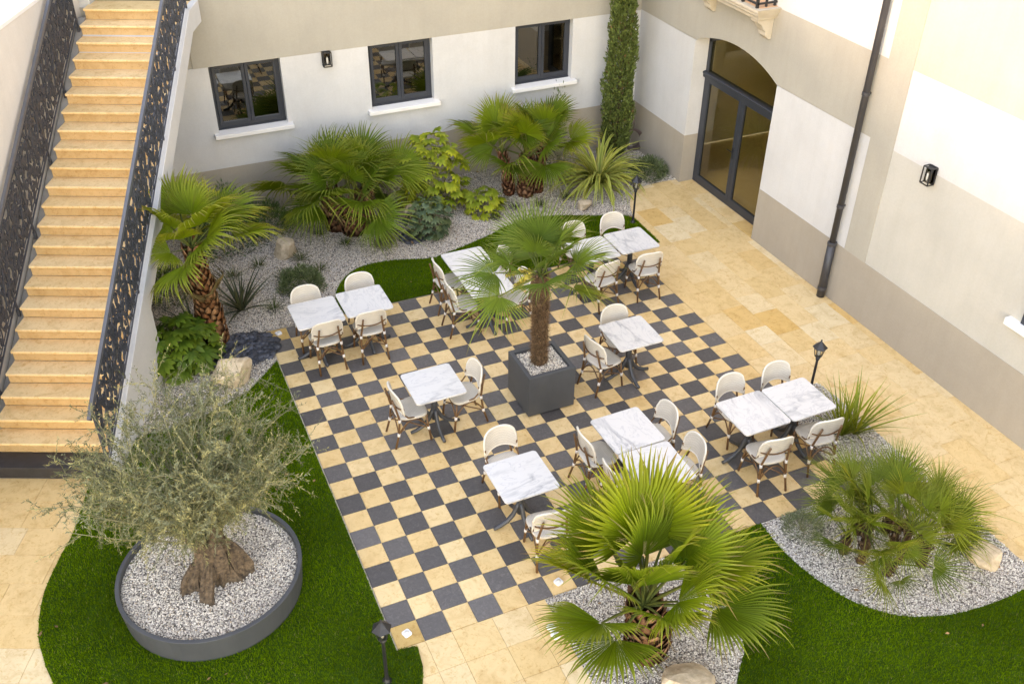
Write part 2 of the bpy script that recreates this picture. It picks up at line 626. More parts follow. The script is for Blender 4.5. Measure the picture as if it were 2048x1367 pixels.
def in_poly(px, py, poly):
    poly = np.asarray(poly)
    inside = np.zeros(len(px), bool)
    j = len(poly) - 1
    for i in range(len(poly)):
        xi, yi = poly[i]
        xj, yj = poly[j]
        c = ((yi > py) != (yj > py)) & (px < (xj - xi) * (py - yi) / (yj - yi + 1e-12) + xi)
        inside ^= c
        j = i
    return inside

def sample_poly(poly, density, rng=RNG):
    p = np.asarray(poly)
    lo, hi = p.min(0), p.max(0)
    n = int((hi - lo).prod() * density)
    x = rng.uniform(lo[0], hi[0], n)
    y = rng.uniform(lo[1], hi[1], n)
    k = in_poly(x, y, p)
    return x[k], y[k]

def area_poly(p):
    p = np.asarray(p)
    return 0.5 * abs(np.dot(p[:, 0], np.roll(p[:, 1], 1)) - np.dot(p[:, 1], np.roll(p[:, 0], 1)))

# ================================================================== SETTING
T = 0.3
XR = 8.52          # courtyard face of the right wing
YB = 3.89          # courtyard face of the back wing
EV = Vector((0.9135, -0.4067, 0))     # across the stairs
NV = Vector((0.4067, 0.9135, 0))      # up the stairs
S0 = Vector((-1.642, 3.189, 0))       # left end of nosing 22

def stair_pt(lat, along, z):
    p = S0 + EV * lat + NV * along
    return Vector((p.x, p.y, z))

ground = MB().add([(-120, -120, -0.05), (120, -120, -0.05), (120, 120, -0.05), (-120, 120, -0.05)], [(0, 1, 2, 3)]).build('ground', SOIL)
struct(ground, 'bare soil under the courtyard', 'ground')

# lawn and gravel outlines (metres)
L1_top = [(-2.55, -2.0), (-2.2, -1.78), (-1.6, -1.74), (-1.1, -1.62), (-0.8, -1.48), (-0.53, -1.33), (-0.26, -1.06), (-0.015, -0.80)]
L1_left = [(-0.1, -7.2), (-0.6, -8.0), (-1.4, -8.3), (-2.3, -7.6), (-3.0, -6.2), (-3.3, -5.31), (-3.39, -4.87), (-3.41, -4.55), (-3.33, -4.04), (-3.13, -3.54), (-2.96, -3.18), (-2.69, -2.3), (-2.55, -2.0)]
lawn1 = catmull(L1_top) + [(-0.015, -6.31), (0.17, -6.325), (0.20, -6.36), (0.17, -6.6), (0.08, -6.85)] + catmull(L1_left)[:-1]
L2_curve = [(1.22, 0.015), (1.23, 0.55), (1.5, 1.01), (1.85, 1.26), (2.38, 1.27), (3.03, 1.08), (3.34, 1.13), (3.79, 1.26), (4.29, 1.43), (4.67, 1.6), (5.2, 1.69), (5.67, 1.62), (6.26, 1.37), (6.80, 1.15), (6.97, 1.02)]
lawn2 = catmull(L2_curve) + [(6.94, 0.015)]
GA_right = [(3.2, -6.315), (3.42, -6.8), (3.46, -7.25), (3.34, -7.70), (3.19, -7.87), (3.01, -8.06), (2.7, -8.5), (2.5, -9.4)]
gravA = [(1.69, -6.315), (1.67, -7.47), (1.64, -9.4)] + catmull(GA_right)[::-1]
GB_bot = [(4.55, -6.315), (4.53, -6.75), (4.58, -7.13), (4.68, -7.46), (4.81, -7.73), (4.98, -7.93), (5.16, -8.07), (5.42, -8.19), (5.71, -8.27), (6.12, -8.32), (6.6, -8.32), (6.97, -8.25)]
gravB = catmull(GB_bot) + [(6.97, -4.75), (6.93, -4.36), (6.30, -4.30), (6.012, -4.50), (6.012, -6.315)]
lawn3 = catmull(GA_right) + [(2.5, -11.5), (6.97, -11.5)] + catmull(GB_bot)[::-1]
TG = [(8.515, 2.05), (8.13, 2.07), (7.64, 2.0), (7.3, 1.70), (7.1, 1.35), (6.97, 1.02)]
bedpoly = catmull(L1_top)[::-1] + [(-2.55, -1.95), (-3.6, 0.5), (-3.6, YB), (8.515, YB)] + catmull(TG) + catmull(L2_curve)[::-1] + [(-0.015, 0.015)]

def sheet(name, poly, z, mat, label, cat):
    m = MB()
    m.add([(x, y, z) for x, y in poly], [tuple(range(len(poly)))])
    o = m.build(name, mat)
    me = o.data
    import bmesh
    bm = bmesh.new()
    bm.from_mesh(me)
    bmesh.ops.triangulate(bm, faces=bm.faces[:])
    for f in bm.faces:
        if f.normal.z < 0:
            f.normal_flip()
    bm.to_mesh(me)
    bm.free()
    return struct(o, label, cat)

# ---- travertine paving with its slabs
paving = MB().add([(-20, -26, -0.014), (8.9, -26, -0.014), (8.9, 4.2, -0.014), (-20, 4.2, -0.014)], [(0, 1, 2, 3)]).build('paving', MORTAR)
struct(paving, 'honey coloured travertine paving of the courtyard', 'paving')
lawn_all = [lawn1, lawn2, lawn3, gravA, gravB, bedpoly]
slab_cache = {}
def slab_mesh(w, l):
    k = (round(w, 3), round(l, 3))
    if k not in slab_cache:
        g = 0.0014
        b = 0.003
        a, c = w / 2 - g, l / 2 - g
        vs = [(-a, -c, -0.014), (a, -c, -0.014), (a, c, -0.014), (-a, c, -0.014),
              (-a, -c, -b), (a, -c, -b), (a, c, -b), (-a, c, -b),
              (-a + b, -c + b, 0), (a - b, -c + b, 0), (a - b, c - b, 0), (-a + b, c - b, 0)]
        fs = [(8, 9, 10, 11)]
        for lo in (0, 4):
            for i in range(4):
                j = (i + 1) % 4
                fs.append((lo + i, lo + j, lo + 4 + j, lo + 4 + i))
        slab_cache[k] = MB().add(vs, fs).mesh('slab', SLAB)
    return slab_cache[k]

def hidden(cx, cy, w, l, ang):
    pts = []
    ca, sa = math.cos(ang), math.sin(ang)
    for u in (-0.5, 0, 0.5):
        for v in (-0.5, 0, 0.5):
            pts.append((cx + u * w * ca - v * l * sa, cy + u * w * sa + v * l * ca))
    pts = np.array(pts)
    inside = np.zeros(len(pts), bool)
    for p in lawn_all:
        inside |= in_poly(pts[:, 0], pts[:, 1], p)
    return inside.all()

nslab = 0
def slab(cx, cy, w, l, ang=0.0):
    global nslab
    if hidden(cx, cy, w, l, ang) or nslab >= 296:
        return
    o = ob('slab', slab_mesh(w, l), paving)
    o.location = (cx, cy, random.uniform(-0.0008, 0.0008))
    o.rotation_euler = (0, 0, ang)
    nslab += 1

# right-hand walk: courses run along the wing
x = XR - 0.005
for ci, w in enumerate((0.13, 0.42, 0.40, 0.44, 0.40, 0.42)):
    y = 2.35 + random.uniform(0, 0.3)
    x0 = max(x - w, 6.302)
    ww = x - x0
    while y > -8.9:
        l = random.choice((0.42, 0.62, 0.62, 0.84, 0.5)) if w > 0.2 else random.choice((0.6, 0.8))
        slab((x + x0) / 2, y - l / 2, ww, l)
        y -= l
    x = x0
# threshold strip inside the arched recess
y = 1.94
for l in (0.6, 0.62, 0.60, 0.58):
    slab(8.672, y - l / 2, 0.302, l)
    y -= l
# walk at the foot of the chequered floor
bx = 0.005
for w in (0.295, 0.30, 0.46, 0.40, 0.235):
    y = -6.302
    if bx > 1.4:
        y = -6.302
    while y > -9.6:
        l = random.choice((0.42, 0.62, 0.84))
        slab(bx + w / 2, y - l / 2, w, l)
        y -= l
    bx += w
# paving before the stairs follows the stairs
ang = math.atan2(EV.y, EV.x)
F0 = stair_pt(0, -5.475, 0)
na = 0.0
for row in range(14):
    h = random.choice((0.40, 0.44, 0.62, 0.42))
    la = -1.5 + random.uniform(-0.3, 0.0)
    while la < 2.6:
        w = random.choice((0.42, 0.62, 0.62, 0.84))
        c = F0 + EV * (la + w / 2) + NV * (na - h / 2)
        slab(c.x, c.y, w, h, ang)
        la += w
    na -= h

# ---- chequered floor
chq = MB().add([(-0.002, 0.002, -0.012), (-0.002, -6.302, -0.012), (6.302, -6.302, -0.012), (6.302, 0.002, -0.012)], [(0, 1, 2, 3)]).build('checkered_floor', MORTAR)
struct(chq, 'black and cream checkerboard of square stone tiles', 'floor')
def tile_mesh(name, mat):
    g, b, a = 0.0026, 0.003, 0.15
    a -= g
    vs = []
    for s, z in ((a, -0.012), (a, -b), (a - b, 0.0)):
        vs += [(-s, -s, z), (s, -s, z), (s, s, z), (-s, s, z)]
    fs = [(8, 9, 10, 11)]
    for lo in (0, 4):
        for i in range(4):
            j = (i + 1) % 4
            fs.append((lo + i, lo + j, lo + 4 + j, lo + 4 + i))
    return MB().add(vs, fs).mesh(name, mat)
DT, LT, OT, ST = tile_mesh('dark_tile', DTILE), tile_mesh('light_tile', LTILE), tile_mesh('corner_tile', OTILE), tile_mesh('border_tile', SLAB)
for i in range(21):
    for j in range(21):
        dark = (i + j) % 2 == 1
        if (i, j) in ((0, 0), (0, 20)):
            nm, me = 'corner_tile', OT
        elif dark:
            nm, me = 'dark_tile', DT
        elif i == 20 or (j == 20 and i in (2, 4)):
            nm, me = 'border_tile', ST
        else:
            nm, me = 'light_tile', LT
        if i == 20 and j >= 15:
            continue
        o = ob(nm, me, chq)
        o.location = (i * T + T / 2, -(j * T + T / 2), 0.001 + random.uniform(-0.0006, 0.0006))
        o.rotation_euler = (0, 0, random.choice((0, 1, 2, 3)) * math.pi / 2)

# ---- lawns
def lawn(name, poly, label):
    o = sheet(name, poly, 0.010, TURF, label, 'lawn')
    x, y = sample_poly(poly, 9000)
    keep = (y > -9.3)
    x, y = x[keep], y[keep]
    m = len(x)
    a = Acc()
    h = RNG.uniform(0.018, 0.034, m)
    w = RNG.uniform(0.0035, 0.006, m)
    th = RNG.uniform(0, 2 * math.pi, m)
    le = RNG.uniform(0, 0.9, m)
    la = RNG.uniform(0, 2 * math.pi, m)
    V = np.zeros((m, 3, 3))
    V[:, 0] = np.c_[x - w * np.cos(th), y - w * np.sin(th), np.full(m, 0.008)]
    V[:, 1] = np.c_[x + w * np.cos(th), y + w * np.sin(th), np.full(m, 0.008)]
    V[:, 2] = np.c_[x + h * le * np.cos(la), y + h * le * np.sin(la), 0.010 + h]
    patch = 0.5 + 0.5 * np.sin(x * 2.1 + 1.7 * np.sin(y * 1.3)) * np.cos(y * 1.9 + np.sin(x * 1.1))
    g = RNG.uniform(0.55, 1.45, m) * (0.72 + 0.5 * patch)
    c = np.c_[0.122 * g, 0.228 * g, 0.007 * g]
    dry = RNG.random(m) < 0.03
    c[dry] = np.c_[0.26 * g, 0.25 * g, 0.08 * g][dry]
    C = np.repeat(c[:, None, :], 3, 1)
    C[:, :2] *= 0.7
    a.add(V.reshape(-1, 3), np.arange(m * 3).reshape(-1, 3), C.reshape(-1, 3))
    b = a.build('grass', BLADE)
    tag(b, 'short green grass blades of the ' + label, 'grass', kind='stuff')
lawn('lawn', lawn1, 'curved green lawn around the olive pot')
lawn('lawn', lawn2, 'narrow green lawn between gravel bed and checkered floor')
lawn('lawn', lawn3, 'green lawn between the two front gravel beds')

# ---- gravel
OCT = np.array([(1, 0, 0), (0, 1, 0), (-1, 0, 0), (0, -1, 0), (0, 0, 1), (0, 0, -1)], float)
OCTF = np.array([(0, 1, 4), (1, 2, 4), (2, 3, 4), (3, 0, 4), (1, 0, 5), (2, 1, 5), (3, 2, 5), (0, 3, 5)])
def pebbles(x, y, z, tint=(1, 1, 1)):
    m = len(x)
    a = Acc()
    rot = rand_rot(m)
    s = RNG.uniform(0.006, 0.0125, m)
    sc3 = np.stack([s * RNG.uniform(0.8, 1.5, m), s * RNG.uniform(0.7, 1.1, m), s * RNG.uniform(0.5, 0.9, m)], -1)
    mats = rot * sc3[:, None, :]
    k = RNG.random(m)
    pal = np.array([(0.83, 0.775, 0.69), (0.68, 0.62, 0.54), (0.48, 0.43, 0.375), (0.17, 0.15, 0.13), (0.58, 0.45, 0.32)])
    idx = np.digitize(k, [0.44, 0.70, 0.85, 0.95])
    c = pal[idx] * RNG.uniform(0.85, 1.12, (m, 1)) * np.array(tint)
    a.scatter(OCT, OCTF, np.c_[x, y, z + RNG.uniform(0, 0.008, m)], mats, c)
    return a
def bed(poly, label, density, tint=(1, 1, 1)):
    o = sheet('gravel_bed', poly, 0.004, GRAVEL, label, 'gravel bed')
    x, y = sample_poly(poly, density)
    k = (y > -9.2)
    x, y = x[k], y[k]
    b = pebbles(x, y, 0.008, tint).build('gravel', PEBBLE)
    tag(b, 'pale pebbles of the ' + label, 'gravel', kind='stuff')
bed(bedpoly, 'planted gravel bed along stairs and back wall', 2700, (0.93, 0.88, 0.82))
bed(gravA, 'gravel bed around the short front fan palm', 2900)
bed(gravB, 'gravel bed around the bushy dwarf palm', 2900)

# ================================================================== BACK WING
def piece(name, lo, hi, mat, parent, bevel=0):
    return MB().box(lo, hi).build(name, mat, parent, bevel=bevel)
bwing = thing('back_wing', 'back wing with taupe plinth, white band and three small windows', 'building', (4, YB, 0))
def BW(name, x0, x1, z0, z1, mat, d0=0.0, d1=0.35, bevel=0):
    o = piece(name, (x0 - 4, d0, z0), (x1 - 4, d1, z1), mat, bwing, bevel)
    return o
WIN = [(0.26, 1.46), (3.01, 4.21), (5.85, 7.05)]
ZS, ZT = 1.645, 2.785
BW('plinth', -6.0, XR + 0.6, -0.05, 0.965, PLINTH, -0.004)
BW('wall', -6.0, XR + 0.6, 0.965, ZS - 0.10, WHITE)
xs = [-6.0] + [v for w in WIN for v in w] + [XR + 0.6]
for i in range(0, len(xs), 2):
    BW('wall', xs[i], xs[i + 1], ZS - 0.10, ZT, WHITE)
BW('upper_wall', 0.02, XR + 0.6, ZT, 3.95, TAUPE, -0.003)
BW('upper_wall', -6.0, 0.02, ZT, 3.95, TAUPE, 0.02)
BW('upper_wall', 0.02, XR + 0.6, 3.95, 9.2, WHITE)
# the room behind the windows
room = MB()
room.add([(-4, 0.36, 0.9), (5.0, 0.36, 0.9), (5.0, 3.2, 0.9), (-4, 3.2, 0.9)], [(0, 1, 2, 3)])
room.add([(-4, 3.2, 0.9), (5.0, 3.2, 0.9), (5.0, 3.2, 3.4), (-4, 3.2, 3.4)], [(0, 1, 2, 3)])
room.add([(-4, 0.36, 3.4), (5.0, 0.36, 3.4), (5.0, 3.2, 3.4), (-4, 3.2, 3.4)], [(3, 2, 1, 0)])
room.add([(-4, 0.36, 0.9), (-4, 3.2, 0.9), (-4, 3.2, 3.4), (-4, 0.36, 3.4)], [(0, 1, 2, 3)])
room.add([(5, 0.36, 0.9), (5, 3.2, 0.9), (5, 3.2, 3.4), (5, 0.36, 3.4)], [(3, 2, 1, 0)])
room.build('inner_room', DARKROOM, bwing)
for (x0, x1) in WIN:
    w = MB()
    fy0, fy1 = 0.13, 0.20
    fw = 0.055
    a, b = x0 - 4, x1 - 4
    w.box((a, fy0, ZS - 0.02), (a + fw, fy1, ZT))
    w.box((b - fw, fy0, ZS - 0.02), (b, fy1, ZT))
    w.box((a + fw, fy0, ZT - fw), (b - fw, fy1, ZT))
    w.box((a + fw, fy0, ZS - 0.02), (b - fw, fy1, ZS + 0.075))
    win = w.build('window', FRAMEM, bwing, bevel=0.004)
    mid = (a + b) / 2
    for s0, s1 in ((a + fw, mid), (mid, b - fw)):
        sm = MB()
        g = 0.058
        y0, y1 = 0.112, 0.165
        sm.box((s0 + 0.003, y0, ZS + 0.055), (s0 + g, y1, ZT - fw + 0.01))
        sm.box((s1 - g, y0, ZS + 0.055), (s1 - 0.003, y1, ZT - fw + 0.01))
        sm.box((s0 + g, y0, ZT - fw - g + 0.02), (s1 - g, y1, ZT - fw + 0.01))
        sm.box((s0 + g, y0, ZS + 0.055), (s1 - g, y1, ZS + 0.055 + g))
        sm.build('sash', FRAMEM, win, bevel=0.004)
        MB().box((s0 + g - 0.005, 0.14, ZS + 0.055 + g - 0.005), (s1 - g + 0.005, 0.146, ZT - fw - g + 0.025)).build('pane', GLASS, win)
    MB().box((a + 0.01, 0.095, ZS - 0.045), (b - 0.01, 0.128, ZS + 0.005)).build('drip_rail', FRAMEM, win)
    sl = MB()
    sl.prism([(-0.115, ZS - 0.10), (0.15, ZS - 0.10), (0.15, ZS - 0.012), (-0.115, ZS - 0.03)], a - 0.085, b + 0.085,
             Matrix(((0, 0, 1, 0), (1, 0, 0, 0), (0, 1, 0, 0), (0, 0, 0, 1))))
    sl.build('sill', TERRACE, win, bevel=0.006)

# ================================================================== RIGHT WING
rwing = thing('right_wing', 'right wing with arched glass door, painted colour bands and balcony', 'building', (XR, 0, 0))
def RW(name, y0, y1, z0, z1, mat, d0=0.0, d1=0.45):
    return piece(name, (d0, y0, z0), (d1, y1, z1), mat, rwing)
DY0, DY1 = -0.47, 1.94
YP = -2.70       # end of the banded part
YQ = -3.17       # start of the painted panels
YE = -14.0
ZM, ZU = 2.80, 3.955
RW('plinth', DY1, YB + 0.34, -0.05, 0.965, PLINTH, -0.003)
RW('plinth', YP, DY0, -0.05, 0.965, PLINTH, -0.003)
RW('plinth', YE, YP, -0.05, 0.965, PLINTH, -0.012)
RW('wall', DY1, YB + 0.34, 0.965, ZM, WHITE)
RW('wall', YP, DY0, 0.965, ZM, WHITE)
# band with the arch cut out of it
arc = []
yc, half, rise = (DY0 + DY1) / 2, (DY1 - DY0) / 2, 0.275
rad = (half * half + rise * rise) / (2 * rise)
for i in range(25):
    yy = DY0 + (DY1 - DY0) * i / 24
    arc.append((yy, ZM - 0.005 + math.sqrt(rad * rad - (yy - yc) ** 2) - (rad - rise)))
poly = [(YP, ZM)] + arc + [(YB + 0.34, ZM), (YB + 0.34, ZU), (YP, ZU)]
MYZ = Matrix(((0, 0, 1, 0), (1, 0, 0, 0), (0, 1, 0, 0), (0, 0, 0, 1)))
MB().prism(poly, 0.0, 0.45, MYZ).build('arched_band', TAUPE, rwing)
RW('upper_wall', YP, YB + 0.34, ZU, 9.5, WHITE)
RW('pilaster', YQ, YP, 0.965, 9.5, TAUPE, -0.012)
RW('wall_panel', YE, YQ, 0.965, ZM, BEIGE, -0.004)
RW('wall_panel', YE, YQ, ZM, ZU, WHITE, -0.004)
RW('wall_panel', YE, YQ, ZU, 9.5, CREAM, -0.004)
# window sill of the ground floor window at the frame's right edge
wz = MB()
wz.box((-0.10, -7.2, 1.50), (0.1, -5.74, 1.60))
wsl = wz.build('sill', TERRACE, rwing, bevel=0.006)
wsl['label'] = 'projecting white window sill'
MB().box((-0.03, -7.05, 1.601), (0.02, -5.92, 2.70)).build('window', FRAMEM, rwing)
# arched door
DX = 0.30
dz1 = 2.09
def arch_z(y, inset=0.0):
    return ZM - 0.005 + math.sqrt(max(rad * rad - (y - yc) ** 2, 0)) - (rad - rise) - inset
door = MB()
fw = 0.085
door.box((DX, DY0, 0.0), (DX + 0.08, DY0 + fw, arch_z(DY0 + 0.01)))
door.box((DX, DY1 - fw, 0.0), (DX + 0.08, DY1, arch_z(DY1 - 0.01)))
door.box((DX, DY0 + fw, 0.0), (DX + 0.08, DY1 - fw, 0.07))
ring = [(y_, arch_z(y_)) for y_ in np.linspace(DY0, DY1, 25)]
inner = [(y_, arch_z(y_, 0.075)) for y_ in np.linspace(DY1, DY0, 25)]
door.prism(ring + inner, DX, DX + 0.08, MYZ)
dfr = door.build('door', FRAMEM, rwing)
dfr['label'] = 'arched dark grey double glass door with fanlight'
tr = MB()
tr.box((DX - 0.05, DY0 + 0.002, dz1), (DX + 0.085, DY1 - 0.002, dz1 + 0.11))
tr.tube([(DX - 0.05, DY0 + 0.01, dz1 + 0.085), (DX - 0.05, DY1 - 0.01, dz1 + 0.085)], 0.022, 8)
tr.build('transom', FRAMEM, dfr)
dm = (DY0 + DY1) / 2 - 0.0
for (a, b) in ((DY0 + fw + 0.004, dm - 0.002), (dm + 0.002, DY1 - fw - 0.004)):
    l = MB()
    g = 0.085
    x0, x1 = DX - 0.012, DX + 0.05
    l.box((x0, a, 0.075), (x1, a + g, dz1 - 0.004))
    l.box((x0, b - g, 0.075), (x1, b, dz1 - 0.004))
    l.box((x0, a + g, 0.075), (x1, b - g, 0.075 + 0.09))
    l.box((x0, a + g, dz1 - 0.08), (x1, b - g, dz1 - 0.004))
    l.build('door_leaf', FRAMEM, dfr, bevel=0.004)
    MB().box((DX + 0.018, a + g - 0.006, 0.155), (DX + 0.026, b - g + 0.006, dz1 - 0.07)).build('pane', DGLASS, dfr)
MB().prism([(y_, dz1 + 0.10) for y_ in (DY1 - fw, DY0 + fw)] + [(y_, arch_z(y_, 0.07)) for y_ in np.linspace(DY0 + fw, DY1 - fw, 17)], DX + 0.018, DX + 0.026, MYZ).build('fanlight_pane', DGLASS, dfr)
hd = MB()
hd.box((DX - 0.022, dm + 0.028, 0.93), (DX - 0.012, dm + 0.062, 1.15))
hd.tube([(DX - 0.015, dm + 0.045, 1.08), (DX - 0.06, dm + 0.045, 1.08), (DX - 0.062, dm + 0.17, 1.08)], 0.009, 6)
hd.build('door_handle', BLACK, dfr)
# room behind the door
rm = MB()
rm.add([(0.46, -2.5, -0.01), (5, -2.5, -0.01), (5, 3.3, -0.01), (0.46, 3.3, -0.01)], [(0, 1, 2, 3)])
rm.build('room_floor', INTFLOOR, rwing)
rm = MB()
rm.add([(5, -2.5, 0), (5, 3.3, 0), (5, 3.3, 3.3), (5, -2.5, 3.3)], [(0, 1, 2, 3)])
rm.add([(0.46, -2.5, 0), (5, -2.5, 0), (5, -2.5, 3.3), (0.46, -2.5, 3.3)], [(0, 1, 2, 3)])
rm.add([(0.46, 3.3, 0), (5, 3.3, 0), (5, 3.3, 3.3), (0.46, 3.3, 3.3)], [(0, 1, 2, 3)])
rm.add([(0.46, -2.5, 3.3), (5, -2.5, 3.3), (5, 3.3, 3.3), (0.46, 3.3, 3.3)], [(0, 1, 2, 3)])
rm.build('inner_room', INTERIOR, rwing)
# balcony
bal = MB()
BY0, BY1 = -0.27, 1.80
prof = [(-0.44, 0.13), (-0.44, 0.09), (-0.41, 0.065), (-0.405, 0.03), (-0.36, 0.0), (-0.345, -0.05), (0.0, -0.05), (0.0, 0.13)]
bz = 3.84
PR = []
for dx, dz in prof:
    o_ = 0.44 + dx
    PR.append((dx, dz, o_ if dx < 0 else o_))
vs = []
for (dx, dz) in prof:
    ins = 0.44 + dx if dx < -0.01 else 0.095
    if dx > -0.01:
        ins = 0.0 if dz > 0.1 else 0.095
    vs.append((dx, BY0 + ins, bz + dz))
    vs.append((dx, BY1 - ins, bz + dz))
k = len(prof)
fs = [(2 * i, 2 * ((i + 1) % k), 2 * ((i + 1) % k) + 1, 2 * i + 1) for i in range(k)]
fs.append(tuple(2 * i for i in reversed(range(k))))
fs.append(tuple(2 * i + 1 for i in range(k)))
bal.add(vs, fs)
bo = bal.build('balcony', BALCM, rwing)
MB().box((-0.33, BY0 + 0.1, bz + 0.131), (0.0, BY1 - 0.1, bz + 0.137)).build('balcony_floor', BALCFLOOR, bo)
for cy in (-0.03, 1.55):
    cb = MB()
    pr = [(0.0, 3.79), (-0.30, 3.79), (-0.30, 3.73), (-0.22, 3.68), (-0.17, 3.60), (-0.13, 3.57), (-0.12, 3.50), (-0.05, 3.44), (0.0, 3.44)]
    cb.prism([(a, b) for a, b in pr], cy - 0.10, cy + 0.10, Matrix(((1, 0, 0, 0), (0, 0, 1, 0), (0, 1, 0, 0), (0, 0, 0, 1))))
    cb.build('corbel', BALCM, bo, bevel=0.008)
for yy in (-0.13, 0.25, 0.62, 1.0, 1.37, 1.68):
    MB().box((-0.385, yy - 0.02, bz + 0.131), (-0.345, yy + 0.02, bz + 1.1)).build('railing_post', BLACK, bo)
for xx in (-0.2, -0.04):
    MB().box((xx - 0.015, -0.15, bz + 0.131), (xx + 0.015, -0.12, bz + 1.1)).build('railing_post', BLACK, bo)
MB().box((-0.38, -0.15, bz + 0.18), (-0.35, 1.70, bz + 0.21)).build('railing_bar', BLACK, bo)
MB().box((-0.345, -0.147, bz + 0.18), (0.0, -0.123, bz + 0.21)).build('railing_bar', BLACK, bo)
MB().box((-0.39, -0.155, bz + 1.1), (-0.34, 1.70, bz + 1.14)).build('handrail', BLACK, bo)

# downpipe
dp = thing('downpipe', 'dark rainwater downpipe running down between white band and pilaster', 'downpipe', (XR - 0.085, -2.50, 0))
MB().tube([(0, 0, 0.93), (0, 0, 9.4)], 0.05, 16).build('upper_pipe', PIPEM, dp, True)
MB().tube([(0, 0, 0.005), (0, 0, 0.95)], 0.066, 16).build('lower_pipe', PIPEM, dp, True)
for z in (0.16, 0.97, 1.62, 3.4):
    r_ = 0.074 if z < 1 else 0.058
    m = MB().lathe([(r_ - 0.012, z - 0.03), (r_, z - 0.022), (r_, z + 0.022), (r_ - 0.012, z + 0.03)], 16)
    m.box((0.0, -0.015, z - 0.015), (0.085, 0.015, z + 0.015))
    m.build('pipe_clamp', PIPEM, dp)

# wall lanterns
def wall_lantern(loc, rz, label):
    t = thing('wall_lantern', label, 'lantern', loc, rz, 'black box lanterns on the walls')
    w, d, h = 0.14, 0.13, 0.24      # local: wall at y=0, lantern sticks out to -y
    MB().box((-0.06, -0.02, 0.0), (0.06, 0.0, h)).build('back_plate', BLACK, t)
    c = MB()
    b = 0.007
    for sx in (-1, 1):
        for yy in (-d, -0.025):
            c.box((sx * w / 2 - b, yy - b, 0), (sx * w / 2 + b, yy + b, h))
    for z in (0, h):
        c.box((-w / 2, -d - b, z - b), (w / 2, -d + b, z + b))
        c.box((-w / 2, -0.025 - b, z - b), (w / 2, -0.025 + b, z + b))
        for sx in (-1, 1):
            c.box((sx * w / 2 - b * .9, -d, z - b * .9), (sx * w / 2 + b * .9, -0.025, z + b * .9))
    c.build('cage', BLACK, t)
    MB().box((-0.048, -d + 0.03, 0.02), (0.048, -0.022, h - 0.02)).build('glass_body', DKGLASS, t)
    MB().box((-0.05, -d + 0.028, h - 0.021), (0.05, -0.021, h - 0.005)).build('lid', BLACK, t)
    MB().lathe([(0.012, 0.03), (0.022, 0.08), (0.022, 0.14), (0.008, 0.18)], 10, (0, -0.085)).build('bulb', BULB, t)
wall_lantern((2.25, YB, 2.56), 0, 'black box lantern on the back wall between two windows')
wall_lantern((XR - 0.004, -3.95, 2.66), -math.pi / 2, 'black box lantern on the beige panel of the right wing')

# garden hose hung in the corner
hs = thing('garden_hose', 'coiled brown garden hose hanging in the wall corner behind the cypress', 'hose', (8.36, 3.62, 0))
m = MB()
for q in range(5):
    r_ = 0.19 + 0.012 * q
    off = 0.018 * q
    m.tube([(r_ * math.cos(a) * 0.75 + 0.03, -r_ * 0.5 * math.cos(a) - off, 0.25 + r_ * math.sin(a)) for a in np.linspace(0, 2 * math.pi, 22)[:-1]], 0.011, 6, closed=True)
m.build('coil', HOSE, hs, True)
MB().tube([(0.05, 0.0, 0.44), (0.09, 0.05, 0.62), (0.07, 0.16, 0.85), (0.02, 0.235, 1.15)], 0.009, 6).build('hose_end', HOSE, hs, True)

# ================================================================== LEFT: STAIRS, TERRACE WALL, SHADING WING
TR_, RI = 0.2605, 0.1665
def k_along(k):
    return (k - 22) * TR_
stairs = thing('staircase', 'straight outdoor staircase of honey coloured stone steps', 'staircase', stair_pt(0.75, k_along(1), 0), ang)
SW = 1.5
import bmesh
def step_geo(k, last=False):
    # local frame: x across, y up the flight; step k tread at z = k*RI, nosing at y=(k-1)*TR_
    y0 = (k - 1) * TR_
    z = k * RI
    d = TR_ + 0.03 if not last else 0.75
    m = MB()
    prof = [(y0 + 0.040, z - RI), (y0 + 0.040, z - 0.036), (y0 + 0.004, z - 0.034), (y0, z - 0.018), (y0 + 0.004, z - 0.003), (y0 + 0.010, z), (y0 + d, z), (y0 + d, z - RI)]
    M_ = Matrix(((0, 0, 1, 0), (1, 0, 0, 0), (0, 1, 0, 0), (0, 0, 0, 1)))
    m.prism(prof, -SW / 2, SW / 2, M_)
    return m
for k in range(1, 25):
    if k == 1:
        m = MB().box((-SW / 2 - 0.6, 0.0, 0.0), (SW / 2 + 0.02, TR_ + 0.03, RI))
        o = m.build('step', BLACKSTONE, stairs, bevel=0.004)
        o['label'] = 'black stone bottom step'
    else:
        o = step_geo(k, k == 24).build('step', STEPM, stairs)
        o.data.materials.append(RISER_SHADED)
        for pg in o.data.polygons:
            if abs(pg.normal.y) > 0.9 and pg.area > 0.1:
                pg.material_index = 1  # riser faces take the darkened copy of the stone
